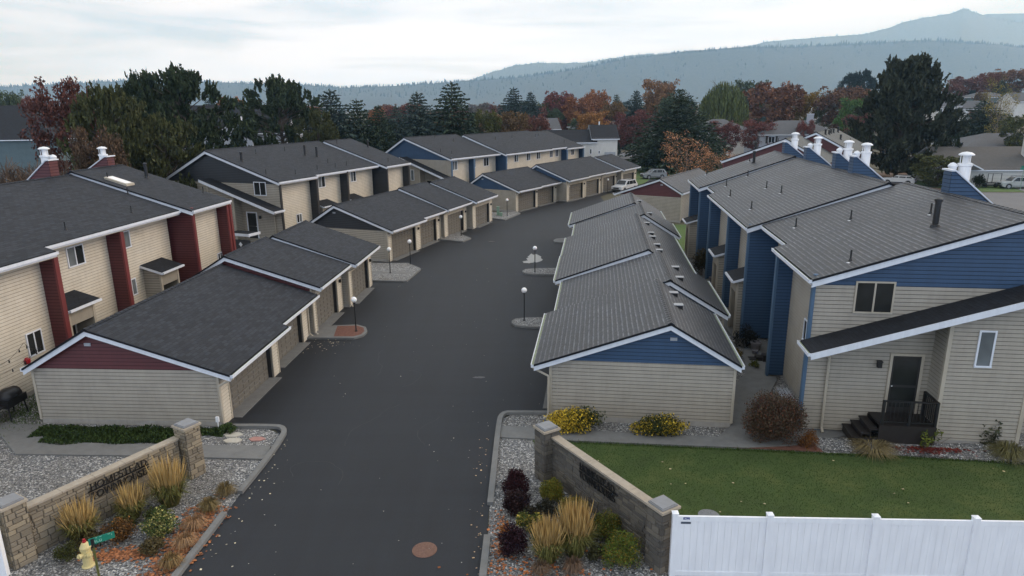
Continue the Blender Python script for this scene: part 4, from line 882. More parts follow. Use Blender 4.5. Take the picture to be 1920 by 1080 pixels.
# ------------------------------------------------------------------ lamps
lp=empty('globe_lamp',(0,0,0),'x','lamp post')
m=MB(); m.lathe((0,0,0),[(.09,0),(.09,.03),(.035,.06),(.032,1.62),(.07,1.64),(.075,1.70),(.06,1.72)],14); m.build('pole','iron',lp,smooth=False)
m=MB(); 
m.lathe((0,0,1.86),[(.165*math.cos(R(a)),.165*math.sin(R(a))) for a in (-80,-65,-50,-35,-20,0,20,35,50,65,80,88)],22); m.build('globe','globe',lp,smooth=True)
LP=[(-8.89,36.72,.13,'white globe lamp in the red bark island by the red gabled garage'),(-9.34,50.71,.13,'nearer of the twin white globe lamps before the charcoal gabled garage'),(-8.21,53.74,.13,'farther of the twin white globe lamps before the charcoal gabled garage'),(-4.97,66.2,.13,'white globe lamp in the island by the charcoal gabled garage doors'),(-.48,78.36,.13,'white globe lamp beside the green utility box'),(7.74,91.64,.13,'white globe lamp between the two blue gabled garages on the left'),(.71,38.42,.13,'nearest white globe lamp on the right side of the driveway'),(1.77,50.63,.13,'white globe lamp by the pale sealant splash'),(10.5,76.06,0,'globe lamp with only its white ball showing over the far grey roof'),(14.3,100.9,0,'white globe lamp in front of the white sports utility vehicle'),(15.0,49.6,0,'low white globe lamp in the alley by the blue townhouse')]
for i,(x,y,z,lab) in enumerate(LP):
    if i==0: lp.location=(x,y,z); lp['label']=lab; lp['group']='globe lamps along the driveway'
    else: copytree(lp,(x,y,z),0,(1,1,1.0 if i!=10 else .55),lab,'globe lamps along the driveway')
# ------------------------------------------------------------------ hydrant, street sign, utility box, grill, stones
h=empty('fire_hydrant',(-12.0,16.5,0),'cream fire hydrant with red top nut behind the green street sign','hydrant')
m=MB(); m.lathe((0,0,0),[(.17,0),(.17,.03),(.13,.045),(.125,.33),(.14,.36),(.14,.40),(.12,.43),(.125,.56),(.145,.58),(.145,.62),(.12,.66),(.085,.735),(.05,.76)],18); m.build('body','cream',h,smooth=False)
m=MB(); m.lathe((0,0,.76),[(.05,0),(.055,.04),(.035,.045),(.035,.1),(.02,.11)],8); m.build('bonnet_nut','redpaint',h)
for a in (-.6,2.54,-2.0):
    m=MB(); m.lathe((math.cos(a)*.1,math.sin(a)*.1,.42),[(.06,0),(.06,.06),(.075,.065),(.075,.12),(.035,.125),(.03,.16)],12,axis=(math.cos(a),math.sin(a),0)); m.build('outlet','cream',h)
g=empty('street_sign',(-11.38,15.95,0),'green street name blade on a leaning olive post at the bottom left','street sign')
m=MB(); m.box((0,0,.5),(.06,.045,1.1),.6); m.box((.025,-.01,.5),(.012,.05,1.1),.6); m.build('post','signpost',g); 
a=R(37); c_,s_=math.cos(a),math.sin(a)
m=MB(); m.box((c_*.22,s_*.22,1.17),(.62,.012,.2),a); bl=m.build('sign_blade','signgreen',g); m=MB(); m.box((0,0,1.12),(.08,.05,.26),a); m.build('bracket','iron',g)
m=MB()
def bt(x,z,w,hh): m.box((c_*x+s_*.009,s_*x-c_*.009,z),(w,.004,hh),a)
for x,z,w,hh in ((.02,1.14,.012,.075),(.045,1.175,.04,.012),(.045,1.14,.04,.012),(.065,1.157,.012,.035),(.06,1.118,.012,.03),(.1,1.14,.012,.075),(.12,1.108,.04,.012),(.165,1.14,.012,.075),(.205,1.14,.012,.075),(.185,1.108,.04,.012),(.4,1.24,.06,.012),(.46,1.20,.012,.05),(.1,1.245,.03,.02),(.2,1.245,.05,.012)): bt(x,z,w,hh)
m.build('lettering','pale',g)
m=MB(); m.box((-1.55,78.9,.55),(.32,.32,1.1)); m.box((-1.55,78.9,1.12),(.36,.36,.06)); m.box((-1.2,78.3,.25),(.34,.3,.5)); m.box((-1.2,78.3,.52),(.38,.34,.05)); tag(m.build('utility_box','pedestal'),'pale green utility box beside a globe lamp at the blue gabled garage','utility box')
gr=empty('barbecue_grill',(-21.0,26.2,0),'black barbecue grill against the red trimmed townhouse at the left edge','grill')
m=MB(); m.lathe((0,-.5,.95),[(.05,-.0),(.32,.05),(.36,.5),(.3,.9),(.05,1.0)],14,axis=(0,1,0)); m.build('lid','iron',gr,smooth=True); m=MB(); m.box((0,0,.75),(.7,1.1,.3)); m.build('firebox','iron',gr)
for x,y in ((-.3,-.5),(.3,-.5),(-.3,.5),(.3,.5)): m=MB(); m.tube((x,y,0),(x*.8,y*.9,.65),.03); m.build('leg','iron',gr)
m=MB(); m.box((.1,-.95,.78),(.5,.5,.04)); m.build('side_shelf','iron',gr)
for i,(x,y,r_,mt,lab) in enumerate(((-11.03,24.35,.32,'stepA','pale flagstone nearest the red gabled garage corner'),(-10.84,23.86,.33,'stepA','pale flagstone nearest the left sidewalk'),(-9.95,23.97,.27,'stepB','pink flagstone near the driveway kerb'))):
    rr=random.Random(i); pts=[(x+r_*1.15*math.cos(k*1.047)*(1+rr.uniform(-.1,.1)),y+r_*.7*math.sin(k*1.047)*(1+rr.uniform(-.1,.1))) for k in range(6)]
    m=MB(); m.solid([(a_,b_,0) for a_,b_ in pts],[(a_,b_,.04) for a_,b_ in pts]); tag(m.build('flagstone',mt),lab,'flagstone')
m=MB(); m.tube((-11.75,25.02-.28,0),(-11.75,24.74,.4),.025); m.box((-11.75,24.74,.5),(.12,.08,.22)); tag(m.build('meter_box','flue'),'small pale box on a pipe at the corner of the red gabled garage','utility box')
# ------------------------------------------------------------------ entrance deck of the blue townhouse
dk=empty('entry_deck',(*U.P(-3.5,-.3,0)[:2],0),'dark stained wooden deck with steps at the front door on the right','deck',world=True)
m=MB()
for k in range(9): U.box(m,-4.6,-2.65,-.92+k*.13,-.92+k*.13+.122,.9,.94)
m.build('deck_boards','darkwood',dk); m=MB(); U.box(m,-4.6,-2.62,-.95,-.925,.1,.94); U.box(m,-4.6,-2.62,.2,.23,.1,.88); m.build('skirt','darkwood',dk)
for i,zz in enumerate((.72,.54,.36)):
    m=MB(); u=-2.62+i*.29; U.box(m,u,u+.31,-.92,.22,zz,zz+.045); U.box(m,u+.24,u+.27,-.9,.2,.12,zz); m.build('step','darkwood',dk)
m=MB(); U.box(m,-2.62,-1.75,-.94,-.9,.1,.4); m.build('stringer','darkwood',dk)
m=MB()
for u,w in ((-2.72,-.86),(-4.55,-.86),(-3.65,-.86),(-4.55,.15)): U.box(m,u-.045,u+.045,w-.045,w+.045,.94,1.86)
U.box(m,-4.6,-2.67,-.91,-.81,1.86,1.9); U.box(m,-4.6,-2.67,-.88,-.84,1.04,1.08); U.box(m,-4.6,-4.5,-.86,.2,1.86,1.9)
k=-4.42
while k<-2.78: U.box(m,k-.009,k+.009,-.87,-.85,1.06,1.87); k+=.13
k=-.74
while k<.1: U.box(m,-4.565,-4.535,k-.015,k+.015,1.0,1.87); k+=.13
m.build('railing','iron',dk)
mb=MB(); pts=[(11.3,22.75,.03),(13.3,22.4,.03),(18.1,21.55,.03),(22,20.95,.03)]; 
top=[U.P(-.4,-.45,.12),U.P(-2.5,-.95,.25),U.P(-7.6,-.72,.36),U.P(-11,-.72,.36)]
for i in range(3): mb.quad(pts[i],pts[i+1],top[i+1],top[i])
mb.quad(top[2],top[3],U.P(-11,2,.36),U.P(-7.6,2,.36)); kind(mb.build('gravel_bed','gravel',smooth=True),'structure')
sheet('mulch_bed',[(8.2,22.9),(11.4,22.5),(11.3,23.5),(9.0,24.6)],.045,'redgravel')
# alley clutter by the blue townhouse: pots and step blocks
for i,(u,w,r_,hh,lab) in enumerate(((1.0-1.9,9.3,.27,.5,'round grey planter pot beside the narrow blue wing wall'),(-.75,8.75,.16,.25,'small dark pot beside the larger planter in the alley'),(.1-.9,23.6,.2,.4,'clay pot below the globe lamp in the alley'))):
    x,y,_=U.P(u+.5,w,0); m=MB(); m.lathe((x,y,0),[(r_*.7,0),(r_*.95,hh*.8),(r_*1.08,hh*.82),(r_*1.08,hh),(r_*.9,hh),(r_*.88,hh*.85),(.02,hh*.82)],16); tag(m.build('plant_pot','pot'),lab,'pot')
for i,(u,w,lab) in enumerate(((-.05,8.0,'dark square paver farthest from the blue wing wall'),(-.35,7.9,'dark square paver in the middle of the three'),(-.65,7.8,'dark square paver nearest the blue wing wall'))):
    m=MB(); m.box(U.P(u,w,.05+i*.07),(.42,.5,.1+i*.14),U.a); tag(m.build('step_block','jamb'),lab,'paver')
m=MB(); 
for k in range(4): U.box(m,-.75+.13*k,-.65+.13*k,3.0,4.3,.02,.09)
tag(m.build('slatted_mat','greywall'),'weathered slatted board on the gravel beside the blue townhouse','mat')
# patio clutter at the charcoal townhouse door
m=MB(); x,y,_=T2.P(-1.9,-1.6,0); T2.box(m,-3.4,-1.0,-3.2,-3.1,0,1.5); pg=tag(m.build('patio_screen','blacktrim'),'dark patio screen with pale diamond ornament by the white storm door','screen')
m=MB(); q=T2.P; m.quad(q(-2.2,-3.22,1.1),q(-2.0,-3.22,1.32),q(-1.8,-3.22,1.1),q(-2.0,-3.22,.88)); m.build('ornament','flue',pg)
m=MB(); z0=2.0; T2.box(m,-3.4,-1.0,-3.3,-1.9,1.95,2.05); mm=m.build('screen_roof','shingA',pg); m=MB(); T2.box(m,-.98,-.9,-3.35,-1.9,1.85,2.07);T2.box(m,-3.4,-1.0,-3.36,-3.31,1.85,2.07); m.build('rake_board','white',pg)
# fallen leaf bits and pebbles
def scatter(name,n,fx,size,z,mat,col,lab_kind='stuff',seed=3,zf=None,asp=1.):
    r=random.Random(seed); mb=MB(); k=0
    while k<n:
        p=fx(r)
        if p is None: continue
        x,y=p[:2]; zz=(p[2] if len(p)>2 else z)+r.uniform(0,.02); s=size*r.uniform(.5,1.3); a=r.uniform(0,6.28); t=r.uniform(-.4,.4)*s
        c,d=math.cos(a)*s,math.sin(a)*s
        mb.quad((x+c,y+d,zz+t),(x-d*asp,y+c*asp,zz),(x-c,y-d,zz-t*.3),(x+d*asp,y-c*asp,zz+.004)); k+=1
    o=mb.build(name,mat); o.color=(*col,1); o['kind']=lab_kind; return o
def fasp(r):
    y=15+ (r.random()**1.3)*38; x=r.uniform(-9,1.5+(y-15)*.02)
    return None if (y<25 and x>-.9) else (x,y)
scatter('fallen_leaves',110,fasp,.02,.018,'specks',(.50,.48,.42),seed=4)
scatter('fallen_leaves',45,lambda r:(-9.0+abs(r.gauss(0,.35)),r.uniform(14,24)),.03,.018,'specks',(.42,.38,.3),seed=5)
scatter('fallen_leaves',45,lambda r:(-.95-abs(r.gauss(0,.2)),r.uniform(14,24)),.028,.018,'specks',(.42,.3,.2),seed=6)
scatter('fallen_leaves',60,lambda r:(-11.3+r.gauss(0,.8)+1.0,35+r.gauss(0,.7)),.04,.018,'specks',(.45,.4,.3),seed=16)
scatter('orange_leaf_litter',1500,lambda r:(-9.75+r.gauss(0,.32),r.choice([r.uniform(14.8,19.4),r.gauss(17.3,1)])),.05,.025,'specks',(.28,.115,.055),seed=8)
scatter('orange_leaf_litter',420,lambda r:(-11.3+r.gauss(0,.5),16.95+r.gauss(0,.16)+.0),.05,.025,'specks',(.28,.115,.055),seed=9)
scatter('orange_leaf_litter',170,lambda r:(-.45+r.gauss(0,.12),r.uniform(15,19)),.045,.025,'specks',(.30,.12,.055),seed=10)
scatter('orange_leaf_litter',220,lambda r:(.8+r.gauss(0,.9),r.gauss(16.1,.5)),.045,.025,'specks',(.40,.14,.05),seed=11)
scatter('red_leaf_litter',700,lambda r:(15.3+r.gauss(0,.7),22.55+r.gauss(0,.25),.2),.05,.16,'specks',(.12,.02,.015),seed=12)
scatter('fallen_leaves',26,lambda r:(r.uniform(3,20),r.uniform(17,22)),.045,.06,'specks',(.45,.38,.25),seed=13)
def glaw(r):
    x=r.uniform(.8,22); y=r.uniform(16,23.4)
    if x<4.4 and y<20.75-(x-1.31)*1.63+.35: return None
    if y>23.7-(x-.7)*.118: return None
    return (x,y)
def blades(name,n,fx,h,w,col,z=.03,seed=1,lean=.5):
    r=random.Random(seed); mb=MB(); k=0
    while k<n:
        p=fx(r)
        if p is None: continue
        x,y=p[:2]; a=r.uniform(0,6.28); hh=h*r.uniform(.6,1.3); l=r.uniform(0,lean)*hh; b=r.uniform(0,6.28)
        mb.quad((x-math.cos(a)*w,y-math.sin(a)*w,z),(x+math.cos(a)*w,y+math.sin(a)*w,z),(x+math.cos(b)*l,y+math.sin(b)*l,z+hh)); k+=1
    o=mb.build(name,'blade'); o.color=(*col,1); o['kind']='stuff'; return o
blades('grass',60000,glaw,.035,.007,(.031,.070,.010),seed=21,lean=.9)
def edge(r):
    t=r.random(); x=.8+t*20; return (x,23.62-(x-.7)*.118+r.gauss(0,.05))
blades('grass',2500,edge,.09,.011,(.045,.08,.015),seed=22,lean=1)
blades('weeds',1600,lambda r:(-20.6+r.gauss(0,.8),27.2+r.gauss(0,1.3)),.12,.02,(.07,.11,.025),z=0,seed=23,lean=1.2)

# ------------------------------------------------------------------ foliage makers
def unit(r):
    while True:
        v=Vector((r.uniform(-1,1),r.uniform(-1,1),r.uniform(-1,1)))
        if .05<v.length<1: return v.normalized()
def leafquad(mb,p,s,r,up=None,asp=.55,stretch=1):
    d=unit(r) if up is None else (Vector(up)+unit(r)*.6).normalized(); a=d.orthogonal().normalized(); a=(a*math.cos(t:=r.uniform(0,6.28))+d.cross(a)*math.sin(t)); p=Vector(p)
    d=d*s*stretch; a=a*s*asp; mb.quad(p-d,p+a,p+d,p-a)
def newtree(name,crown,trunk,cm='leaf',tm='bark'):
    e=empty(name,(0,0,-500),'x','tree'); c=crown.build('crown',cm,e); 
    if trunk: trunk.build('trunk',tm,e)
    return e
def spruce(seed,n=30,drop=.3,full=1.12,ls=.036,irr=.12):
    r=random.Random(seed); c=MB(); t=MB(); t.tube((0,0,0),(0,0,.95),.022,.003,8)
    lean=[r.uniform(1-irr,1+irr) for _ in range(12)]
    for i in range(n):
        z=.06+.93*(i/n)**.92; R0=.5*((1-z)**.66)*full*(1+.10*math.sin(i*2.1))
        nb=max(5,int(17*(1-z)+6))
        for k in range(nb):
            a=6.283*(k+r.random()*.8)/nb; L=R0*r.uniform(.72,1.12)*lean[int(a/6.284*12)%12]; m=max(4,int(L/.017))
            for q in range(m):
                f=(q+1)/m; x=L*f; zz=z+ .03*f-.10*L*drop*10*f*f*.35 + r.uniform(-.006,.006); w=.045*(1-f*.45)*(1-z*.4)+.008
                for s in range(2):
                    o=r.gauss(0,w); leafquad(c,(math.cos(a)*x-math.sin(a)*o,math.sin(a)*x+math.cos(a)*o,zz-abs(o)*.35),ls*r.uniform(.55,1.05)*(1-z*.35),r,(math.cos(a)*.9,math.sin(a)*.9,-.2+.35*z),.42)
    for k in range(14): leafquad(c,(r.gauss(0,.006),r.gauss(0,.006),.95+.05*k/14),.02,r,(0,0,1),.4)
    return c,t
def clumped(seed,centers,n,cr,ls,up=None,asp=.55,flat=.8,stretch=1):
    r=random.Random(seed); c=MB()
    for (p,s) in centers:
        m=int(n*s*s)
        for _ in range(m):
            d=unit(r); q=r.random()**.45; d=Vector((d.x,d.y,d.z*flat)); leafquad(c,Vector(p)+d*(cr*s*q),ls*r.uniform(.6,1.3),r,None if up is None else (d.x+0,d.y,up),asp,stretch)
    return c
def branches(seed,h0,h1,rad,prof,n,thick=.03,sub=2,rise=.5,trunk_top=.85):
    r=random.Random(seed); t=MB(); tips=[]; t.tube((0,0,-.02),(0,0,h0+.1),thick,thick*.75,8); t.tube((0,0,h0+.1),(r.uniform(-.02,.02),0,trunk_top),thick*.75,thick*.15,7)
    for i in range(n):
        z=h0+(h1-h0)*(i/n)*.85; a=i*2.4+r.uniform(-.4,.4); L=rad*prof(z)*r.uniform(.75,1.05); p=Vector((0,0,z)); d=Vector((math.cos(a),math.sin(a),rise)); d.normalize(); q=p+d*L
        m=p+(q-p)*.5+Vector((r.gauss(0,.02),r.gauss(0,.02),r.gauss(0,.012)))
        th=thick*.38*(1-z*.6); t.tube(p,m,th,th*.65,5,cap=False); t.tube(m,q,th*.65,th*.2,5,cap=False); tips.append(q)
        for _ in range(sub):
            f=r.uniform(.35,.9); s=p+(q-p)*f; e=s+(d+unit(r)*.9).normalized()*L*r.uniform(.25,.5); t.tube(s,e,th*.4,th*.12,4,cap=False); tips.append(e)
    return t,tips
def pine(seed,n=125,shape=None):
    r=random.Random(seed); t=MB(); t.tube((0,0,0),(.01,0,.55),.022,.016,8); t.tube((.01,0,.55),(0,.01,.9),.016,.005,7)
    shape=shape or (lambda z:.5*min(1,.5+2.6*z)*(1-max(0,(z-.45)/.58)**2.1)); C=[]
    for i in range(n):
        z=.08+.84*((i+.5)/n)**.85; a=r.uniform(0,6.283); R0=shape(z); q=R0*(r.random()**.45); p=(math.cos(a)*q,math.sin(a)*q,z+r.uniform(-.02,.03)); C.append((p,r.uniform(.7,1.25)))
        t.tube((0,0,max(.05,z-.10)),(p[0]*.85,p[1]*.85,p[2]-.02),.006,.002,4,cap=False)
    c=MB()
    for (p,s) in C:
        for _ in range(int(11*s)+5): # candle like tufts
            b=Vector(p)+Vector((r.gauss(0,.032*s),r.gauss(0,.032*s),r.gauss(0,.018))); out=Vector((p[0]*.9+r.gauss(0,.12),p[1]*.9+r.gauss(0,.12),.55)).normalized(); L=.05*s*r.uniform(.7,1.35)
            for k in range(13):
                f=k/13; leafquad(c,b+out*L*f+unit(r)*.011*(1.25-f),.022*r.uniform(.7,1.2),r,tuple(out+unit(r)*.7),.42)
    return c,t
def decid(seed,n=30,ls=.02,per=60,cr=.085,h0=.18,sub=2,shape=None,rad=.47,rise=.7,thick=.028,flat=.8):
    shape=shape or (lambda z:max(.15,math.sin(min(1,(z-.02)/.98*1.0)*3.0)**.75))
    t,tips=branches(seed,h0,.95,rad,shape,n,thick,sub,rise); r=random.Random(seed+9)
    c=clumped(seed+1,[(p,r.uniform(.65,1.2)) for p in tips]+[((r.gauss(0,.05),r.gauss(0,.05),.9+r.uniform(-.04,.02)),1) for _ in range(3)],per,cr,ls,None,.6,flat); return c,t
PROT={}
r_=random.Random(3)
for i in range(2):
    PROT['spruce',i]=newtree('spruce_tree',*spruce(10+i,24+i*3,irr=.15+.1*i))
    PROT['pine',i]=newtree('pine_tree',*pine(20+i))
    PROT['round',i]=newtree('round_tree',*decid(30+i,34,.024,62,.10,.12,3))
    PROT['maple',i]=newtree('maple_tree',*decid(40+i,30,.016,80,.085,.2,3,rise=.85,thick=.02))
    PROT['birch',i]=newtree('birch_tree',*decid(50+i,26,.011,20,.075,.12,4,rise=1.15,thick=.014),tm='twigb')
PROT['bigspruce',0]=newtree('spruce_tree',*spruce(15,46,.2,1.15,.026,.1))
PROT['bigpine',0]=newtree('pine_tree',*pine(25,250,lambda z:.52*min(1,.55+2.2*z)*(1-max(0,(z-.32)/.7)**1.7)))
# willow: hanging strands
def willow():
    r=random.Random(61); t,tips=branches(61,.2,.95,.40,lambda z:max(.4,1-(z-.55)**2*3),24,.04,2,.9); c=MB()
    for k in range(620):
        a=r.uniform(0,6.283); q=.46*r.random()**.5; z=.97-.32*(q/.46)**2.2+r.uniform(-.05,.03); L=r.uniform(.25,.62)*(.6+q); n=int(L/.022); x,y=math.cos(a)*q,math.sin(a)*q
        for i in range(n): 
            f=i/n; leafquad(c,(x*(1+.12*f)+r.gauss(0,.006),y*(1+.12*f)+r.gauss(0,.006),max(.06,z-L*f)),.026,r,(0,0,-3),.32)
    return c,t
PROT['willow',0]=newtree('willow_tree',*willow())
def column():
    r=random.Random(71); c=MB(); t=MB(); t.tube((0,0,0),(0,0,.6),.03,.01)
    for k in range(3600):
        z=r.random(); R0=.5*(min(1,z*9+.3))*(1-z**2.2)**.8*r.uniform(.75,1.0); a=r.uniform(0,6.283); leafquad(c,(math.cos(a)*R0,math.sin(a)*R0,z),.03,r,(math.cos(a)*.3,math.sin(a)*.3,1.2),.4)
    return c,t
PROT['column',0]=newtree('columnar_tree',*column())
def bare(seed):
    r=random.Random(seed); t=MB(); c=MB(); t.tube((0,0,0),(0,0,.3),.022,.018,8)
    def grow(mb,p,d,L,th,dep):
        th=max(th,.0026)
        q=p+d*L; mb.tube(p,q,th,th*.6,5 if dep>1 else 3,cap=False)
        if dep==0: return
        for _ in range(4 if dep>1 else 7): 
            nd=(d+unit(r)*.75+Vector((0,0,.12))).normalized(); grow(t if dep>3 else c,p+(q-p)*r.uniform(.45,1),nd,L*r.uniform(.6,.85),th*.5,dep-1)
    for k in range(6):
        a=k*1.05; grow(t,Vector((0,0,.12+.03*k)),Vector((math.cos(a)*.55,math.sin(a)*.55,.9)).normalized(),.24,.011,4)
    return c,t
PROT['bare',0]=newtree('bare_tree',*bare(5),cm='leaf',tm='twigb')
CC=dict(darkred=(0.098,0.039,0.032),olive=(0.060,0.066,0.026),pine=(0.030,0.045,0.022),pine2=(0.036,0.052,0.026),pine3=(0.036,0.043,0.028),twig=(0.094,0.069,0.055),rustbrown=(0.085,0.055,0.035),rust=(0.151,0.069,0.041),blue=(0.045,0.068,0.062),spruce=(0.032,0.050,0.032),olive2=(0.070,0.077,0.025),brown=(0.128,0.083,0.042),redbrown=(0.136,0.058,0.046),dkblue=(0.030,0.050,0.048),red=(0.149,0.055,0.050),orange=(0.232,0.101,0.051),gold=(0.264,0.131,0.045),red2=(0.121,0.047,0.045),tan=(0.210,0.119,0.063),willow=(0.090,0.112,0.042),dkgreen=(0.064,0.088,0.048),yellow=(0.195,0.128,0.030),rustdk=(0.124,0.067,0.044),green=(0.072,0.136,0.040),dkgreen2=(0.022,0.038,0.015),yellow2=(0.224,0.182,0.049),orangelt=(0.375,0.191,0.104),brownor=(0.164,0.087,0.054),grey=(0.140,0.126,0.119))
TREES=[
('maple', -44.3, 70, 0, 14.0, 4.1, 'darkred', 'dark red maple with thinning top beyond the left townhouse roofs'),
('pine', -36.6, 64, 0, 14.7, 3.8, 'olive', 'lumpy olive pine between the red maple and the tallest left pine'),
('pine', -38.3, 82, 0, 17.3, 5.6, 'pine', 'tallest dark pine behind the black gabled townhouse'),
('pine', -44.7, 86, 0, 16.9, 3.0, 'pine', 'dark pine with spiky top joined to the tallest left pine'),
('pine', -33.0, 66, 0, 12.0, 3.9, 'olive', 'low olive pine in front of the tallest left pine'),
('bare', -34.2, 48, 0, 10.9, 2.5, 'twig', 'leafless brown tree at the far left edge'),
('bare', -32.1, 50, 0, 10.4, 2.2, 'twig', 'leafless brown tree behind the red chimney chase'),
('bare', -36.4, 54, 0, 11.3, 2.5, 'twig', 'tall leafless brown tree between the two chimney chases'),
('bare', -37.2, 50, 0, 11.8, 2.7, 'twig', 'leafless brown tree cut by the left edge'),
('bare', -27.2, 46, 0, 9.7, 1.6, 'twig', 'low leafless brown tree behind the lone white flue'),
('maple', -33.2, 56, 0, 10.1, 2.4, 'rustbrown', 'rusty half-bare tree behind the lone white flue'),
('pine', -36.7, 112, 0, 17.3, 6.6, 'pine2', 'broad dark pine over the middle of the black gabled townhouse roof'),
('pine', -29.9, 108, 0, 12.3, 3.2, 'olive', 'olive young pine at the right foot of the broad pine'),
('spruce', -29.6, 116, 0, 15.5, 4.3, 'blue', 'blue green spruce right of the broad pine'),
('spruce', -25.8, 118, 0, 14.0, 3.5, 'spruce', 'second spruce in the line behind the black gabled townhouse'),
('spruce', -22.6, 120, 0, 12.9, 3.0, 'spruce', 'third spruce in the line behind the black gabled townhouse'),
('spruce', -20.2, 124, 0, 12.9, 3.0, 'blue', 'small blue spruce left of the pair of dark spruces'),
('spruce', -16.9, 128, 0, 15.2, 4.2, 'blue', 'blue grey spruce beside the tallest dark spruce'),
('spruce', -10.9, 132, 0, 17.1, 4.7, 'spruce', 'dark spruce with uneven top behind the first blue gabled townhouse'),
('round', -5.5, 138, 0, 11.0, 3.8, 'olive2', 'olive round tree behind the blue gabled townhouse'),
('round', -0.2, 142, 0, 10.5, 4.7, 'brown', 'brown leafed round tree behind the blue gabled townhouse ridge'),
('round', 5.8, 150, 0, 9.9, 3.5, 'redbrown', 'red brown low tree above the grey townhouse ridge'),
('spruce', 1.0, 215, 0, 18.2, 4.7, 'dkblue', 'dark spruce, taller of the distant pair over the middle roofs'),
('spruce', 6.4, 222, 0, 16.9, 3.8, 'dkblue', 'dark spruce, lower of the distant pair over the middle roofs'),
('spruce', 5.6, 180, 0, 11.3, 2.1, 'blue', 'tiny pale blue spruce in front of the distant dark pair'),
('round', 17.9, 262, 0, 16.4, 6.6, 'red', 'bright red round tree in the distance over the white house'),
('round', 24.8, 250, 0, 14.3, 6.5, 'orange', 'orange brown tree in the distance left of the bright orange one'),
('round', 30.7, 255, 0, 16.6, 5.8, 'orange', 'tall orange tree in the distance'),
('round', 23.3, 200, 0, 10.1, 5.2, 'gold', 'golden orange tree just above the white house roof'),
('round', 33.7, 230, 0, 12.8, 5.1, 'brown', 'brown bare looking round tree left of the small dark spruce'),
('spruce', 40.7, 270, 0, 16.8, 2.8, 'spruce', 'small dark spruce tip among orange trees'),
('spruce', 36.7, 205, 0, 16.8, 3.5, 'dkblue', 'narrow dark spruce left of the giant spruce'),
('maple', 29.4, 166, 0, 10.4, 6.3, 'red2', 'dark red tree with visible trunk on the cul-de-sac verge'),
('maple', 40.5, 178, 0, 8.6, 5.6, 'red', 'red tree half hidden behind the giant spruce'),
('round', 55.5, 262, 0, 19.9, 7.2, 'tan', 'tan sparse tree behind the giant spruce'),
('spruce', 61.2, 280, 0, 22.0, 3.7, 'dkblue', 'thin dark spruce tip left of the giant spruce'),
('bigspruce', 32.1, 134, 0, 15.4, 6.7, 'spruce', 'giant dark spruce beside the lawn and the parked cars'),
('willow', 57.7, 190, 0, 18.5, 6.9, 'willow', 'weeping willow with drooping green curtains'),
('round', 97.4, 285, 0, 19.1, 7.4, 'dkgreen', 'dark green round tree behind the willow'),
('round', 87.4, 232, 0, 17.8, 9.5, 'rust', 'large rust orange tree above the grey roofed houses'),
('round', 101.0, 240, 0, 14.8, 4.9, 'yellow', 'yellow brown tree right of the large rust orange tree'),
('round', 107.6, 225, 0, 15.4, 9.7, 'rustdk', 'broad rusty brown tree left of the giant right pine'),
('round', 92.0, 185, 0, 12.5, 5.5, 'green', 'green rounded tree low in front of the rusty trees'),
('maple', 75.7, 150, 0, 9.3, 4.7, 'red2', 'dark red tree at the left foot of the giant right pine'),
('maple', 46.2, 150, 0, 8.2, 4.5, 'red2', 'red tree in front of the willow and pale house'),
('maple', 54.2, 152, 0, 8.3, 4.3, 'red', 'red tree second from the willow in front of grey roofed houses'),
('maple', 63.4, 150, 0, 8.3, 2.4, 'red', 'small red tree before the grey roofed house with shutters'),
('bigpine', 65.2, 116, 0, 20.0, 8.0, 'pine3', 'giant dark pine over the white chimney flues'),
('pine', 149.7, 300, 0, 19.1, 5.2, 'dkblue', 'dark conifer on the skyline left of the giant right pine'),
('pine', 149.7, 310, 0, 17.9, 4.9, 'dkblue', 'thin dark conifer on the skyline, left of its twin'),
('spruce', 149.4, 320, 0, 15.0, 2.8, 'dkblue', 'tiny dark conifer on the skyline over the rusty trees'),
('column', 77.5, 122, 0, 8.8, 2.2, 'dkgreen2', 'dark columnar evergreen beside the giant right pine'),
('column', 75.0, 121, 0, 7.2, 1.9, 'dkgreen2', 'shorter dark columnar evergreen at the giant right pine'),
('spruce', 118.2, 175, 0, 12.8, 5.4, 'spruce', 'blunt dark spruce in front of the hillside houses'),
('birch', 115.3, 165, 0, 15.3, 5.2, 'yellow2', 'pale yellow sparse tree at the right edge on the slope'),
('round', 110.0, 150, 0, 8.9, 4.1, 'olive2', 'olive tree at the right edge behind the grey roofed house'),
('birch', 23.0, 90, 0, 7.9, 4.6, 'orangelt', 'thin orange leafed tree behind the blue townhouse'),
('birch', 29.2, 96, 0, 5.8, 4.1, 'orangelt', 'small orange leafed tree behind the far red gable'),
('bush', 64.9, 104, 0, 5.0, 3.8, 'olive2', 'large olive bush by the street beside the white wagon'),
('round', 213.1, 330, 0, 10.5, 8.3, 'redbrown', 'dark red tree on the hillside skyline'),
('round', 226.4, 335, 0, 12.0, 5.3, 'redbrown', 'small plum red tree on the hillside skyline'),
('round', 239.5, 340, 0, 13.5, 10.7, 'brownor', 'brown orange tree on the hillside skyline at the right edge'),
('spruce', 229.4, 330, 0, 9.4, 3.4, 'spruce', 'small spruce between the hillside autumn trees'),
('round', 201.1, 320, 0, 7.3, 5.0, 'redbrown', 'plum tree just right of the giant right pine'),
('round', 128.1, 190, 0, 8.7, 3.7, 'rust', 'low rust tree below the white hillside houses'),
('round', -75.7, 190, 0, 14.4, 4.5, 'orange', 'orange tree behind the white gabled house'),
('spruce', -89.1, 210, 0, 16.2, 4.1, 'dkblue', 'dark conifer clump over the white gabled house'),
('round', -128.8, 190, 0, 15.2, 3.7, 'redbrown', 'small red brown tree beyond the long dark roof'),
('round', -142.1, 200, 0, 16.8, 3.9, 'dkgreen', 'grey green tree at the far left skyline'),
]
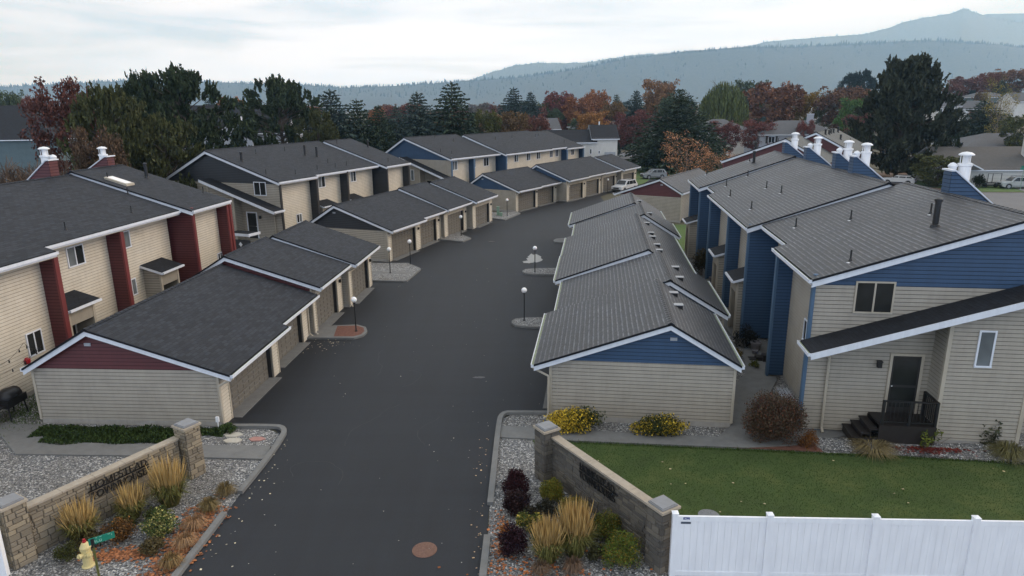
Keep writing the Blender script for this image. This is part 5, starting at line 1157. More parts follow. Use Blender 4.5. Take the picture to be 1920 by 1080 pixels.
TOPZ=[14.0, 14.7, 17.3, 16.9, 12.0, 10.9, 10.4, 11.3, 11.8, 9.7, 10.1, 17.3, 12.3, 15.5, 14.0, 12.9, 12.9, 15.2, 17.1, 11.0, 10.5, 9.9, 18.2, 16.9, 11.3, 16.4, 14.3, 16.6, 10.1, 12.8, 16.8, 16.8, 10.4, 8.6, 19.9, 22.0, 15.4, 18.5, 20.2, 18.0, 15.7, 16.4, 12.7, 9.3, 8.2, 8.3, 8.3, 20.0, 26.3, 25.4, 22.7, 8.8, 7.2, 13.1, 15.5, 9.0, 7.9, 5.8, 5.0, 23.4, 25.0, 26.5, 22.4, 19.9, 9.6, 14.4, 16.2, 15.2, 16.8]

used=set(); KN={'bush':'round','maple':'maple'}
for i,(k,x,y,b,h,r0,col,lab) in enumerate(TREES):
    if h<.5 and b<1: continue
    b=terr(x,y); kk=k if (k,0) in PROT else 'round'; v=(i%2) if (kk,1) in PROT else 0; src=PROT[kk,v]
    top=TOPZ[i]; h=max(top-b,3)
    grp={'spruce':'spruce trees beyond the roofs','pine':'pine trees beyond the roofs','round':'autumn trees beyond the roofs','maple':'red trees beyond the roofs'}.get(kk)
    kw={'spruce':3.25,'bare':3.9,'bigspruce':3.0,'pine':2.25}.get(kk,2.05); sc=(r0*kw,r0*kw,h)
    if k=='bush': sc=(r0*2.1,r0*2.1,h*1.0)
    rz=random.Random(i).uniform(0,6.28); c=copytree(src,(x,y,b-.1 if k!='bush' else b-.6),rz,sc,lab,grp,CC[col])
    c['category']='bush' if k=='bush' else 'tree'
# distant fill of neighbourhood trees: every one a tree of its own
fr_=random.Random(77); nfill=0; cols=['redbrown','orange','rust','brown','olive2','dkgreen','red2','dkblue','grey','tan','rustdk']
def skyl(px): # how high the ragged far tree line stands in the photograph
    return 1
kinds={'redbrown':'plum red','orange':'orange','rust':'rust coloured','brown':'brown','olive2':'olive','dkgreen':'dark green','red2':'deep red','dkblue':'dark blue green','grey':'grey leafless','tan':'tan','rustdk':'dark rusty'}
for i in range(190):
    y=fr_.uniform(210,620)*1.0; x=fr_.uniform(-.62,.82)*y; 
    if i<26: y=fr_.uniform(165,215); x=fr_.uniform(-.12,.36)*y
    if 30<x<60 and y<230: continue
    b=terr(x,y); k=fr_.choice(['round']*5+['spruce','maple','pine']); col=fr_.choice(['dkblue','dkgreen','spruce']) if k in('spruce','pine') else fr_.choice(cols)
    lim=12.4+ (y*.012); h=max(5,min(fr_.uniform(9,15),lim-b)); 
    if y<235: h=min(h,8.5)
    w=h*fr_.uniform(.6,1.05) if k in('round','maple') else h*fr_.uniform(.42,.6)
    nm={'round':'round','spruce':'spruce','maple':'loose crowned','pine':'pine'}[k]
    cw=kinds.get(col,'dark green'); c=copytree(PROT[k,i%2],(x,y,b-.3),fr_.uniform(0,6),(w,w,h),'distant %s %s tree among the far houses'%(cw,nm) if k!='pine' else 'distant %s pine among the far houses'%cw,'distant %s %s trees'%(cw,nm),CC[col]); nfill+=1
for e in set(PROT.values()):
    for ch in list(e.children): bpy.data.objects.remove(ch)
    bpy.data.objects.remove(e)
# ------------------------------------------------------------------ garden plants
def shrub(name,x,y,rx,h,n,ls,col,label,cat='shrub',seed=1,z=0,up=.2,mat='leaf',ry=None,twigs=True,spots=None,shape='dome',cl=22):
    r=random.Random(seed); ry=ry or rx; e=empty(name,(x,y,z),label,cat); c=MB(); c2=MB(); t=MB(); C=[]
    for i in range(cl):
        a=r.uniform(0,6.283); q=r.random()**.5; zz=h*(.25+.6*r.random()*(1-q*q*.55)) if shape=='dome' else h*r.uniform(.15,.8); p=Vector((math.cos(a)*q*rx*.72,math.sin(a)*q*ry*.72,zz)); C.append(p)
        if twigs: t.tube((p.x*.15,p.y*.15,0),tuple(p),.012,.004,4,cap=False)
    for i in range(n):
        p=r.choice(C); d=unit(r); q=p+Vector((d.x*rx*.34,d.y*ry*.34,d.z*h*.26))*r.random()**.4
        if q.z<.02: q.z=.02+r.random()*.1
        (leafquad(c2,q,ls*r.uniform(.6,1.3),r,None,.6) if spots and r.random()<spots[0] and (not callable(spots[2]) or spots[2](q)) else leafquad(c,q,ls*r.uniform(.6,1.3),r,None,.55))
    o=c.build('foliage',mat,e); o.color=(*col,1)
    if spots and c2.f: o=c2.build('foliage',mat,e); o.color=(*spots[1],1); o['label']=spots[3]
    if twigs: t.build('stem','twigb',e)
    return e
def grassclump(name,x,y,r0,h,label,seed,nb=420,plume=(.46,.32,.13),base=(.10,.10,.028),upright=.5,w=.012):
    r=random.Random(seed); e=empty(name,(x,y,0),label,'ornamental grass'); b=MB(); p=MB()
    for i in range(nb):
        a=r.uniform(0,6.283); q=r0*.45*r.random()**.6; ox,oy=math.cos(a)*q,math.sin(a)*q; L=h*r.uniform(.35,.72); sp=r.uniform(.35,1.0)*r0*1.1; bx,by=ox+math.cos(a)*sp*.5,oy+math.sin(a)*sp*.5; ex,ey=ox+math.cos(a)*sp,oy+math.sin(a)*sp; n=(-math.sin(a)*w,math.cos(a)*w)
        b.quad((ox-n[0],oy-n[1],0),(ox+n[0],oy+n[1],0),(bx+n[0],by+n[1],L*.8),(bx-n[0],by-n[1],L*.8)); b.quad((bx-n[0],by-n[1],L*.8),(bx+n[0],by+n[1],L*.8),(ex,ey,L*r.uniform(.55,.95)))
    for i in range(int(nb*1.0)):
        a=r.uniform(0,6.283); q=r0*.5*r.random()**.5; ox,oy=math.cos(a)*q,math.sin(a)*q; H=h*r.uniform(.55,1.08)*(1 if r.random()>.15 else .75); sp=upright*r0*r.uniform(.3,1.35)*(q/(r0*.5)+.2); ex,ey=ox+math.cos(a)*sp,oy+math.sin(a)*sp; v=r.uniform(0,3.14); n=(math.cos(v)*.004,math.sin(v)*.004)
        mx,my=(ox+ex)/2,(oy+ey)/2; p.quad((ox-n[0],oy-n[1],.1),(ox+n[0],oy+n[1],.1),(mx+n[0],my+n[1],H*.62),(mx-n[0],my-n[1],H*.62))
        m=(math.cos(v)*.014,math.sin(v)*.014); zz=.62; p.quad((mx,my,H*zz),(mx*.6+ex*.4+m[0],my*.6+ey*.4+m[1],H*.76),(ex,ey,H),(mx*.6+ex*.4-m[0],my*.6+ey*.4-m[1],H*.76))
    o=b.build('foliage','blade',e); o.color=(*base,1); o=p.build('plumes','blade',e); o.color=(*plume,1); return e
def tuft(x,y,r0,h,col,label,seed,n=420):
    r=random.Random(seed); e=empty('sedge_tuft',(x,y,0),label,'ornamental grass','low grass tufts along the left kerb'); b=MB(); w=.007
    for i in range(n):
        a=r.uniform(0,6.283); q=r0*.2*r.random(); ox,oy=math.cos(a)*q,math.sin(a)*q; sp=r0*r.uniform(.4,1.1); H=h*r.uniform(.5,1); nx,ny=-math.sin(a)*w,math.cos(a)*w; bx,by=ox+math.cos(a)*sp*.45,oy+math.sin(a)*sp*.45
        b.quad((ox-nx,oy-ny,0),(ox+nx,oy+ny,0),(bx+nx,by+ny,H),(bx-nx,by-ny,H)); b.quad((bx-nx,by-ny,H),(bx+nx,by+ny,H),(ox+math.cos(a)*sp,oy+math.sin(a)*sp,H*r.uniform(.2,.8)))
    o=b.build('foliage','blade',e); o.color=(*col,1); return e
G='feather grasses by the entry walls'
for a in ((-11.15,19.55,.55,1.58,'tallest golden feather grass clump, by the pillar of the tan stone wall',1,640),(-12.0,18.85,.44,1.12,'golden feather grass clump in front of the lettering of the tan stone wall',2,460),(-12.95,17.75,.50,1.28,'golden feather grass clump behind the fire hydrant',3,430)):
    g=grassclump('feather_grass',*a[:5],a[5],nb=a[6]); g['group']=G
for a in ((.95,16.55,.46,1.3,'left one of two golden feather grass clumps before the grey brown stone wall',4,700),(1.75,16.8,.5,1.6,'taller right one of two golden feather grass clumps before the grey brown stone wall',5,800)):
    g=grassclump('feather_grass',*a[:5],a[5],nb=a[6],plume=(.44,.30,.12)); g['group']=G
for i,(x,y,r0,h,col,lab) in enumerate(((-9.57,20.05,.42,.42,(.13,.095,.04),'olive brown grass tuft farthest up the left kerb'),(-9.72,19.15,.42,.42,(.15,.11,.045),'green brown grass tuft second from the top of the left kerb'),(-9.75,18.2,.45,.42,(.27,.16,.085),'pinkish dry grass tuft in the middle of the left kerb row'),(-9.65,17.3,.42,.42,(.28,.17,.09),'pale dry grass tuft in orange leaves at the left kerb'),(-9.62,16.4,.38,.4,(.20,.13,.055),'dry grass tuft with the small green flag'),(.72,16.0,.33,.36,(.13,.085,.055),'brown dry tuft at the foot of the left feather grass'),(1.6,16.05,.36,.38,(.14,.09,.06),'brown dry tuft at the foot of the taller right feather grass'))): tuft(x,y,r0,h,col,lab,i)
mb=MB(); mb.quad((-9.6,16.3,.3),(-9.52,16.3,.36),(-9.5,16.28,.26),(-9.57,16.28,.22)); mb.tube((-9.6,16.3,0),(-9.6,16.3,.34),.004); tag(mb.build('marker_flag','greenflag'),'tiny bright green flag in the dry tuft at the kerb','flag')
shrub('variegated_shrub',-10.65,17.95,.58,.85,2600,.035,(.045,.075,.02),'green and cream leafed shrub between the feather grass and the kerb',seed=31,spots=(.35,(.30,.28,.10),None,'cream edged leaves'))
shrub('spirea_shrub',-11.7,17.6,.5,.85,2600,.03,(.075,.04,.014),'brown orange leafed shrub left of the green and cream shrub',seed=32,spots=(.3,(.19,.085,.02),None,'orange leaves'))
shrub('low_shrub',-12.7,16.75,.42,.55,1500,.03,(.045,.05,.012),'low olive shrub beside the fire hydrant',seed=33)
for i,(x,y,r0,h,col,lab,sp) in enumerate(((.05,19.95,.38,.8,(.03,.008,.012),'plum barberry shrub nearest the right kerb top',0),(.1,18.95,.38,.7,(.022,.010,.012),'dull plum shrub below the upper plum barberry',0),(-.05,16.85,.38,.82,(.022,.007,.012),'round dark plum shrub low at the right kerb',0),(1.25,19.6,.35,.66,(.12,.13,.02),'small round yellow green shrub nearest the far pillar',1),(1.85,18.6,.42,.62,(.11,.105,.025),'yellow green shrub with brown leaves in front of the lettering',1),(2.72,17.5,.40,.82,(.075,.095,.018),'dark yellow green shrub half behind the taller feather grass',1),(3.0,16.4,.50,.85,(.085,.12,.018),'largest clipped round green shrub beside the white fence',1))):
    g=shrub('clipped_shrub',x,y,r0*1.28,h*1.15,6500 if sp else 4600,.024 if sp else .034,col,lab,seed=40+i,spots=(.22,(.20,.14,.02),None,'yellow tipped leaves') if sp else None,cl=40); 
shrub('variegated_shrub',.5,17.85,.5,.75,2000,.04,(.05,.07,.016),'green and gold leafed shrub left of the feather grass',seed=51,spots=(.3,(.35,.28,.06),None,'gold leaves'))
shrub('orange_sprig',-.25,17.7,.2,.5,300,.04,(.3,.12,.03),'small orange leafed sprig at the right kerb',seed=52)
shrub('flowering_hedge',2.45,24.45,1.35,1.05,6500,.045,(.045,.055,.014),'left yellow flowering hedge against the blue gabled garage',seed=53,ry=.55,cl=60,spots=(.85,(.52,.37,.04),lambda q:q.x<.25+.5*math.sin(q.x*31+q.y*47+q.z*39)+.25*math.sin(q.z*90),'bright yellow leaves'))
shrub('flowering_hedge',5.7,24.05,1.2,.9,5600,.042,(.04,.05,.016),'right yellow flowering hedge against the blue gabled garage',seed=54,ry=.5,cl=60,spots=(.75,(.48,.35,.04),lambda q:abs(q.x+.2)>.5+.55*math.sin(q.x*31+q.y*43+q.z*37)+.25*math.sin(q.z*90),'bright yellow leaves'))
shrub('barberry_bush',9.9,23.55,1.25,2.1,24000,.034,(.070,.052,.034),'large rounded red brown bush between garage and blue townhouse',cat='bush',seed=55,ry=.95,cl=90,spots=(.3,(.11,.045,.028),None,'russet leaves'))
shrub('orange_shrub',11.0,22.95,.42,.75,1800,.026,(.15,.06,.015),'small orange shrub at the foot of the large red brown bush',seed=56)
tuft(13.2,22.55,1.0,.42,(.20,.16,.08),'sprawling pale dry grass in front of the deck steps',60,700)['group']='x'
tuft(17.8,22.0,.9,.55,(.14,.13,.055),'sprawling green brown grass at the right edge of the lawn',61,650)['group']='x'
for o in bpy.data.objects:
    if o.get('group')=='x': del o['group']
shrub('leafy_perennial',17.4,22.6,.42,1.35,420,.075,(.045,.05,.03),'upright plant with large drooping leaves against the tan wall at the right',seed=62,cl=26,shape='col')
shrub('small_shrub',15.2,22.55,.45,.95,240,.07,(.10,.12,.02),'thin young shrub with few yellow green leaves before the deck railing',seed=63,cl=14,shape='col')
e=empty('bare_rose',(15.7,22.6,.2),'long bent twig ending in red leaves before the tan wall','plant'); mb=MB()
pts=[(0,0,.1),(.5,.1,.35),(.9,.2,.9),(1.05,.25,1.7)]
for p,q in zip(pts,pts[1:]): mb.tube(p,q,.009,.006,5)
mb.build('stem','twigb',e); mb=MB(); rr=random.Random(4)
for k in range(60): leafquad(mb,(1.05+rr.gauss(0,.06),.25+rr.gauss(0,.05),1.75+rr.uniform(-.3,.3)),.045,rr)
o=mb.build('foliage','leaf',e); o.color=(.2,.045,.02,1)
for i,(x,y,r0,h,col,lab) in enumerate(((-11.9,18.15,.45,.6,(.05,.055,.015),'olive filler shrub between two golden feather grass clumps of the tan wall'),(-11.1,18.6,.4,.55,(.045,.06,.016),'green filler shrub below the tallest golden feather grass'),(-10.5,17.05,.38,.45,(.09,.07,.03),'low brownish shrub below the green and cream leafed shrub'),(-12.5,17.35,.42,.6,(.06,.05,.018),'dark olive shrub between hydrant and golden feather grass'),(.55,18.5,.35,.5,(.035,.03,.02),'dark twiggy shrub between plum shrub and the lettered wall'),(1.05,18.75,.4,.55,(.028,.028,.02),'dark low shrub behind the gold leafed shrub'),(2.1,17.7,.38,.6,(.04,.05,.014),'dark green shrub between the tall feather grass and the lettered wall'),(1.0,17.5,.4,.6,(.07,.075,.02),'pale olive shrub behind the left feather grass'),(1.45,17.2,.38,.7,(.05,.055,.02),'green brown shrub between the two right feather grasses'),(2.35,16.6,.35,.5,(.05,.05,.02),'low dark shrub between feather grass and the largest clipped round shrub'))):
    shrub('garden_shrub',x,y,r0,h,1500,.034,col,lab,seed=200+i)
# green ground ivy by the red gabled garage
def ivy(r):
    x=r.uniform(-19,-11.4); t=(x+19)/7.6; y0=23.95+ (-.3 if -18.3<x<-13.2 else .25)+.1*math.sin(x*3); y1=25.15-.35*t
    return (x,r.uniform(y0,y1))
r=random.Random(81); mb=MB()
for k in range(15000):
    x,y=ivy(r); leafquad(mb,(x,y,.03+.2*r.random()**1.5*(.6+.4*math.sin(x*4)*math.sin(y*5))),.05*r.uniform(.6,1.2),r,(0,0,1),.7)
o=mb.build('ivy_ground_cover','leaf'); o.color=(.032,.055,.014,1); o['kind']='stuff'
shrub('small_shrub',-11.35,24.6,.45,.35,700,.045,(.035,.06,.015),'ivy clump at the downspout of the red gabled garage',seed=82,twigs=False)
shrub('alley_shrub',*U.P(-.1,9.9,0)[:2],.75,1.3,1500,.05,(.014,.016,.014),'dark arching plant between the blue wing walls',seed=83)
shrub('alley_shrub',*U.P(.75,8.4,0)[:2],.35,.45,500,.045,(.15,.11,.02),'yellow orange plant beside the grey planter pot',seed=84)
shrub('alley_shrub',*U.P(.15,6.9,0)[:2],.3,.4,400,.04,(.09,.10,.02),'yellow green plant at the foot of the narrow blue wing wall',seed=85)
shrub('alley_shrub',*U.P(.2,25.5,0)[:2],.8,2.2,1600,.07,(.045,.038,.018),'olive brown bush against the far blue wing walls',seed=86)
shrub('round_shrub',70.2,102.2,1.25,2.1,1500,.11,(.012,.02,.01),'dark rounded shrub before the white bungalow garage door',seed=87)
# ------------------------------------------------------------------ vehicles
def car(name,label,x,y,rz,col,lower=None,kind_='suv',ln=4.7,wd=1.86,ht=1.74,rack=True):
    e=empty(name,(x,y,0),label,'car',rz=rz); w=wd/2; L=ln/2
    low=[(-L,.38),(-L,.78),(-L+.1,.98),(-L+1.15,1.08),(L-.06,1.10),(L,.9),(L,.42),(L-.2,.3),(-L+.25,.28)]
    if kind_=='wagon': roofp=[(-L+1.35,1.05),(-L+2.05,ht),(L-.85,ht-.02),(L-.12,1.10)]
    else: roofp=[(-L+1.15,1.07),(-L+1.85,ht-.04),(-L+2.3,ht),(L-.55,ht-.03),(L-.08,1.12)]
    # lower body as lofted rings across the width
    def ring(pr,yy,k): return [(px*(1-.03*k),yy,pz-(.02*k if pz>.9 else 0)) for px,pz in pr]
    mb=MB(); ys=[(-w,1.2),(-w+.1,.2),(0,0),(w-.1,.2),(w,1.2)]; n=len(low); base=len(mb.v)
    for yy,k in ys: mb.v+=ring(low,yy,k)
    for i in range(len(ys)-1):
        for k in range(n): a=i*n+k;b=i*n+(k+1)%n; mb.f.append((a,b,b+n,a+n)); mb.m.append(0)
    mb.f.append(tuple(range(n))); mb.f.append(tuple(range(4*n,5*n))[::-1]); mb.m+=[0,0]
    m=len(roofp); st=len(mb.v); rw=w*.80
    # greenhouse: bottom corners at the body width, top narrower
    for yy,tt in ((-1,1),(-.55,0),(.55,0),(1,1)):
        for px,pz in roofp:
            f=(pz-1.05)/(ht-1.05); yv=(w-.07)*(1-f)+rw*f; mb.v.append((px,yv*yy,pz-(.03*f if tt else 0)))
    for i in range(3):
        for k in range(m-1): a=st+i*m+k; mb.f.append((a,a+1,a+1+m,a+m)); mb.m.append(0)
    mb.f.append(tuple(range(st,st+m))); mb.f.append(tuple(range(st+3*m,st+4*m))[::-1]); mb.m+=[0,0]
    b=mb.build('body','carpaint',e,smooth=False); b.color=(*col,1)
    # glass
    g=MB(); fz=lambda pz:(w-.07)*(1-(pz-1.05)/(ht-1.05))+rw*(pz-1.05)/(ht-1.05)
    for s in (-1,1):
        zz0,zz1=1.13,ht-.13; x0=-L+1.42;x1=L-.42
        cuts=[(x0,x0+.62,x0+.55+.0,1),( x0+.98,0,0,0)]
        A=[(x0,zz0),(x0+.95,zz0),(x0+.95,zz1),(x0+.55,zz1)];B=[(x0+1.03,zz0),(x0+1.95,zz0),(x0+1.95,zz1),(x0+1.03,zz1)];C_=[(x0+2.03,zz0),(x1,zz0),(x1-.28,zz1),(x0+2.03,zz1)]
        for q in (A,B,C_): g.quad(*[(px,s*(fz(pz)+.012),pz) for px,pz in q])
    a,b_=roofp[0],roofp[1]; f=lambda t:(a[0]+(b_[0]-a[0])*t-.03,a[1]+(b_[1]-a[1])*t+.02)
    p,q=f(.1),f(.95); g.quad((p[0],-w+.2,p[1]),(p[0],w-.2,p[1]),(q[0],rw-.1,q[1]),(q[0],-rw+.1,q[1]))
    a,b_=roofp[-1],roofp[-2]; f=lambda t:(a[0]+(b_[0]-a[0])*t+.03,a[1]+(b_[1]-a[1])*t+.01)
    p,q=f(.15),f(.88); g.quad((p[0],-w+.22,p[1]),(p[0],w-.22,p[1]),(q[0],rw-.12,q[1]),(q[0],-rw+.12,q[1])); g.build('window','cglass',e)
    for cx in (-L+.92,L-.95):
        for s in (-1,1):
            t=MB(); t.lathe((cx,s*(w-.2),.35),[(.35,0),(.35,.19),(.32,.215)],22,axis=(0,s,0)); wh=t.build('wheel','tyre',e)
            t=MB(); t.lathe((cx,s*(w-.2),.35),[(.23,.2),(.23,.222),(.07,.23),(.06,.235)],14,axis=(0,s,0)); t.build('rim','rim',wh)
            t=MB(); t.lathe((cx,s*(w-.26),.37),[(.43,0),(.43,.262)],22,axis=(0,s,0)); t.build('wheel_arch','plastic',e)
    for s in (-1,1):
        t=MB(); t.box((-L+.07,s*(w-.3),.84),(.16,.42,.14)); t.build('headlight','lens',e); t=MB(); t.box((L-.03,s*(w-.17),.93),(.12,.24,.2)); t.build('tail_light','tail',e)
        t=MB(); t.box((-L+1.55,s*(w+.08),1.13),(.12,.18,.13)); mr=t.build('mirror','carpaint',e); mr.color=(*col,1)
        if rack: t=MB(); t.box((.35,s*(rw-.1),ht+.02),(1.9,.04,.04)); t.build('roof_rail','plastic',e)
        t=MB(); t.box((.1,s*(w+.0),.42),(2.3,.06,.16)); t.build('sill_trim','carpaint' if lower else 'plastic',e).color=(*(lower or col),1)
    t=MB(); t.box((-L-.01,0,.72),(.08,.9,.22)); t.box((-L+.02,0,.46),(.12,1.5,.16)); t.build('grille','plastic',e)
    t=MB(); t.box((L+.01,0,.5),(.1,1.5,.18)); t.build('bumper','plastic' if not lower else 'carpaint',e).color=(*col,1)
    t=MB(); t.box((L+.05,0,.78),(.02,.5,.14)); t.build('number_plate','plate',e); return e
car('parked_suv','white sports utility vehicle facing the driveway in front of the far garage',16.9,101.6,R(50),(.62,.63,.65),ln=4.75,ht=1.76)
car('parked_suv','silver grey sports utility vehicle parked by the lawn and giant spruce',24.9,119.6,R(12),(.28,.30,.32),(.14,.15,.16),ln=4.3,ht=1.7)
car('station_wagon','white station wagon seen from behind under the giant right pine',61.0,107.4,R(-38),(.62,.63,.64),kind_='wagon',ln=4.7,ht=1.5)
car('parked_suv','silver sports utility vehicle on the driveway of the white bungalow',75.0,101.2,R(-8),(.42,.44,.44),(.25,.27,.27),ln=4.7,ht=1.78)
car('parked_car','pale silver car far behind the thin orange trees',34.5,133.0,R(20),(.4,.42,.44),kind_='wagon',ln=4.5,ht=1.45,rack=False)
sg=empty('street_sign',(73.5,98.2,0),'tall green street name sign by the road at the far right','street sign'); mb=MB(); mb.tube((0,0,0),(0,0,3.2),.04); mb.build('post','pedestal',sg); mb=MB(); mb.box((0,0,3.15),(1.1,.03,.25)); mb.box((0,0,3.42),(.03,1.1,.25)); mb.build('sign_blade','signgreen',sg)
mb=MB(); mb.box((72.2,102.6,.7),(2.2,1.4,.1)); mb.box((72.2,102.6,.35),(2.0,1.2,.12))
for x in (71.2,71.9,73.2): mb.box((x,102.0,1.4),(.07,.07,1.5))
mb.box((72.2,102.0,2.1),(2.1,.06,.06)); 
for x in (71.4,73.0): mb.lathe((x,102.6,.3),[(.3,-.1),(.3,.1)],12,axis=(0,1,0))
tag(mb.build('utility_trailer','jamb'),'small dark framed trailer before the white bungalow garage','trailer')
# ------------------------------------------------------------------ hills
def ridge(name,prof,y0,y1,mat,foot=0,seed=1,amp=.05,deep=1.35,tree=None,rows=16,zf=None):
    # prof: crest as (x,z) at y1; rises from the foot line y0 and falls away behind
    r=random.Random(seed); mb=MB(); xs=[]; n=260; X0,X1=prof[0][0],prof[-1][0]
    def crest(x):
        for a,b in zip(prof,prof[1:]):
            if a[0]<=x<=b[0]: t=(x-a[0])/(b[0]-a[0]); t=t*t*(3-2*t)*.5+t*.5; return a[1]+(b[1]-a[1])*t
        return prof[-1][1]
    ph=[r.uniform(0,6.28) for _ in range(8)]
    def wob(x,t): return sum(math.sin(x/(y1*.02*(1.7**k))+ph[k]+t*(2+k))/(1.6**(4-k)) for k in range(4))
    def hgt(x,t): # t 0 foot .. 1 crest
        s=t**1.15*(1-.25*math.sin(t*3.14)*(.5+.5*math.sin(x/(y1*.05)+ph[5]))); return foot+(crest(x)-foot)*min(1,s)+wob(x,t)*amp*(crest(x)-foot)*math.sin(t*3.14)
    for i in range(n+1):
        x=X0+(X1-X0)*i/n
        for j in range(rows+1):
            t=j/rows; mb.v.append((x*(y0+(y1-y0)*t)/y1,y0+(y1-y0)*t,hgt(x,t)))
        mb.v.append((x*deep,y1*deep,foot))
    m=rows+2
    for i in range(n):
        for j in range(m-1): a=i*m+j; mb.f.append((a,a+m,a+m+1,a+1)); mb.m.append(0)
    kind(mb.build(name,mat,smooth=True),'structure')
    if tree:
        nt,hh,ncr=tree; tb=MB()
        for k in range(nt+ncr):
            x=r.uniform(X0,X1); t=1-r.random()**2.2*.5 if k<nt else r.uniform(.975,1.0)
            if k<nt and noisek(x,t,seed)<bald(x,t): continue
            yy=y0+(y1-y0)*t; z=hgt(x,t); xx=x*yy/y1; H=hh*r.uniform(.55,1.25)*(1.5 if r.random()<.06 else 1); w=H*r.uniform(.16,.26); a0=r.uniform(0,2)
            for lv in range(2):
                zb=z-1+H*(.08+.38*lv); zt=z+H*(.62+.38*lv); ww=w*(1-.38*lv); i=len(tb.v)
                for q in range(4): tb.v.append((xx+ww*math.cos(a0+q*1.571),yy+ww*math.sin(a0+q*1.571),zb))
                tb.v.append((xx,yy,zt))
                for q in range(4): tb.f.append((i+q,i+(q+1)%4,i+4)); tb.m.append(0)
        kind(tb.build('hillside_forest','forest'),'stuff')
def noisek(x,t,s): return .5+.5*math.sin(x/37.+s)*math.sin(t*9+x/61.)
def bald(x,t): return (.5 if x>850 else .12) if t>.45 else .03
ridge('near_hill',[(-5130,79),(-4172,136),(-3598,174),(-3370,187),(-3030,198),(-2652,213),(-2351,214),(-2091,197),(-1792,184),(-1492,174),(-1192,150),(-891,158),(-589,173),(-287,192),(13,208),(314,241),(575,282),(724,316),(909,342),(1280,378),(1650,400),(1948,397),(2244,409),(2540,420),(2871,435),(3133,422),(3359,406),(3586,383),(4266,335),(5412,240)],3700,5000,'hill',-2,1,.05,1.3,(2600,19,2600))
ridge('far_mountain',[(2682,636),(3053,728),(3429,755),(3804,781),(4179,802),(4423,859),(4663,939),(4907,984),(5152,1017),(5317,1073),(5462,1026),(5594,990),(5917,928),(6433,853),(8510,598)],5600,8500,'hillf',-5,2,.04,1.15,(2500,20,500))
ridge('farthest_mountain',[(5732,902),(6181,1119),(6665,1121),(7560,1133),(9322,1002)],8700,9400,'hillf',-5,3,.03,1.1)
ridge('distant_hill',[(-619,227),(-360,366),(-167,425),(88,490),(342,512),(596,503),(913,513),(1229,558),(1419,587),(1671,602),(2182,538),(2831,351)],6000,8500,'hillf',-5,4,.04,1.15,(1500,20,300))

# ------------------------------------------------------------------ haze, sky, sun, camera
mb=MB(); mb.box((0,5300,814),(26400,11200,1630)); hz=mb.build('haze','white'); hz['kind']='stuff'
hz.data.materials.clear(); vm=bpy.data.materials.new('haze_air'); vm.use_nodes=True; nt=vm.node_tree; nt.nodes.clear(); o=nt.nodes.new('ShaderNodeOutputMaterial'); pv=nt.nodes.new('ShaderNodeVolumePrincipled')
pv.inputs['Color'].default_value=(.40,.68,1.,1); pv.inputs['Absorption Color'].default_value=(1,1,1,1); pv.inputs['Density'].default_value=.00015; pv.inputs['Anisotropy'].default_value=.35
nt.links.new(pv.outputs[0],o.inputs['Volume']); hz.data.materials.append(vm)
w=bpy.data.worlds.new('World'); scn.world=w; w.use_nodes=True; nt=w.node_tree; bg=nt.nodes['Background']; bg.inputs[1].default_value=.1
sky=nt.nodes.new('ShaderNodeTexSky'); sky.sky_type='NISHITA'; sky.sun_disc=False; sky.sun_elevation=R(28); SUNAZ=76; sky.sun_rotation=R(SUNAZ); sky.air_density=1.0; sky.dust_density=.6; sky.ozone_density=1.0
tc=nt.nodes.new('ShaderNodeTexCoord'); mp=nt.nodes.new('ShaderNodeMapping'); mp.inputs['Scale'].default_value=(1.0,1.0,9.0); nt.links.new(tc.outputs['Generated'],mp.inputs[0])
n1=nt.nodes.new('ShaderNodeTexNoise'); n1.inputs['Scale'].default_value=2.1; n1.inputs['Detail'].default_value=7; n1.inputs['Roughness'].default_value=.55; n1.inputs['Distortion'].default_value=.4; nt.links.new(mp.outputs[0],n1.inputs['Vector'])
rp=nt.nodes.new('ShaderNodeValToRGB'); rp.color_ramp.elements[0].position=.40; rp.color_ramp.elements[0].color=(.45,.45,.45,1); rp.color_ramp.elements[1].position=.55; rp.color_ramp.elements[1].color=(1,1,1,1); nt.links.new(n1.outputs[0],rp.inputs[0])
n2=nt.nodes.new('ShaderNodeTexNoise'); n2.inputs['Scale'].default_value=3.3; n2.inputs['Detail'].default_value=6; nt.links.new(mp.outputs[0],n2.inputs['Vector'])
rc=nt.nodes.new('ShaderNodeValToRGB'); e=rc.color_ramp.elements; e[0].position=.35; e[0].color=(10.2,10.9,11.5,1); e[1].position=.56; e[1].color=(12.0,12.25,12.3,1); nt.links.new(n2.outputs[0],rc.inputs[0])
mx=nt.nodes.new('ShaderNodeMix'); mx.data_type='RGBA'; nt.links.new(rp.outputs[0],mx.inputs[0])
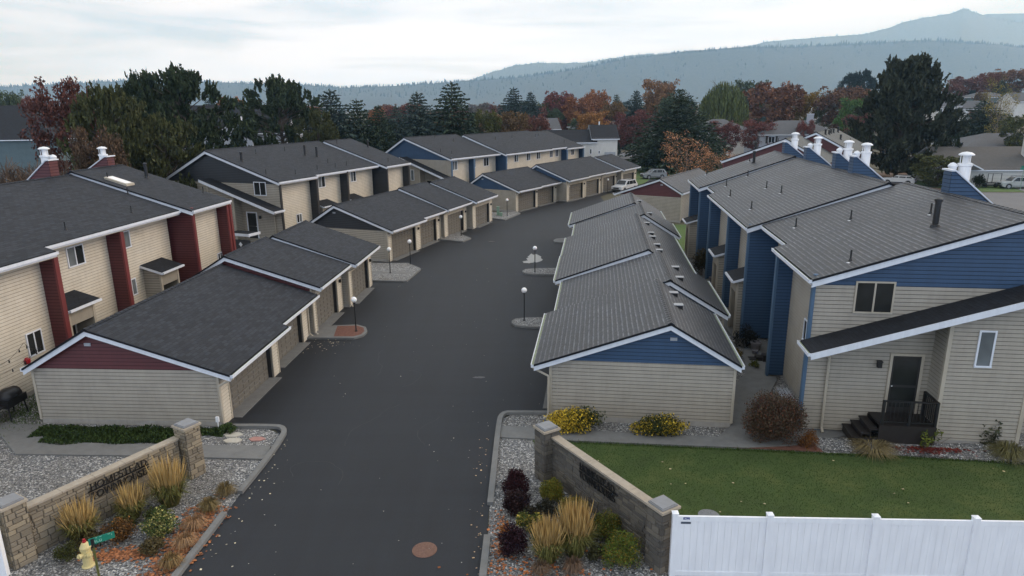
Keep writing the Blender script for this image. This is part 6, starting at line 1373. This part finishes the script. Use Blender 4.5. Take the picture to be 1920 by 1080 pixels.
sx=nt.nodes.new('ShaderNodeSeparateXYZ'); nt.links.new(tc.outputs['Generated'],sx.inputs[0]); hr=nt.nodes.new('ShaderNodeValToRGB'); e=hr.color_ramp.elements; e[0].position=.02; e[0].color=(1.08,1.38,2.0,1); e[1].position=.3; e[1].color=(1,1,1,1); nt.links.new(sx.outputs[2],hr.inputs[0])

sc_=nt.nodes.new('ShaderNodeMix'); sc_.data_type='RGBA'; sc_.blend_type='MULTIPLY'; sc_.inputs[0].default_value=1; nt.links.new(sky.outputs[0],sc_.inputs[6]); sc_.inputs[7].default_value=(.9,.9,.9,1)
nt.links.new(sc_.outputs[2],mx.inputs[6]); nt.links.new(rc.outputs[0],mx.inputs[7]); hm=nt.nodes.new('ShaderNodeMix'); hm.data_type='RGBA'; hm.blend_type='MULTIPLY'; hm.inputs[0].default_value=1; nt.links.new(mx.outputs[2],hm.inputs[6]); nt.links.new(hr.outputs[0],hm.inputs[7]); nt.links.new(hm.outputs[2],bg.inputs[0])
ld=bpy.data.lights.new('Sun','SUN'); ld.energy=1.9; ld.angle=R(40); ld.color=(1,.93,.84); so=bpy.data.objects.new('Sun',ld); COL.objects.link(so)
d=Vector((math.sin(R(SUNAZ))*math.cos(R(28)),math.cos(R(SUNAZ))*math.cos(R(28)),math.sin(R(28)))); so.rotation_euler=d.to_track_quat('Z','Y').to_euler(); so.location=(60,40,80)
cam=bpy.data.cameras.new('Camera'); co=bpy.data.objects.new('Camera',cam); COL.objects.link(co); cam.sensor_width=36; cam.lens=1273/1920*36; cam.clip_start=.2; cam.clip_end=30000
co.location=(0,0,12.4); co.rotation_euler=(Matrix.Rotation(R(90-14.96),3,'X')@Matrix.Rotation(-R(.52),3,'Z')).to_euler(); scn.camera=co
vs=scn.view_settings; vs.view_transform='Standard'; vs.look='None'; vs.exposure=0.0; vs.gamma=1; vs.use_curve_mapping=False
scn.cycles.max_bounces=8; scn.cycles.volume_bounces=4; scn.cycles.diffuse_bounces=3; scn.cycles.use_denoising=True
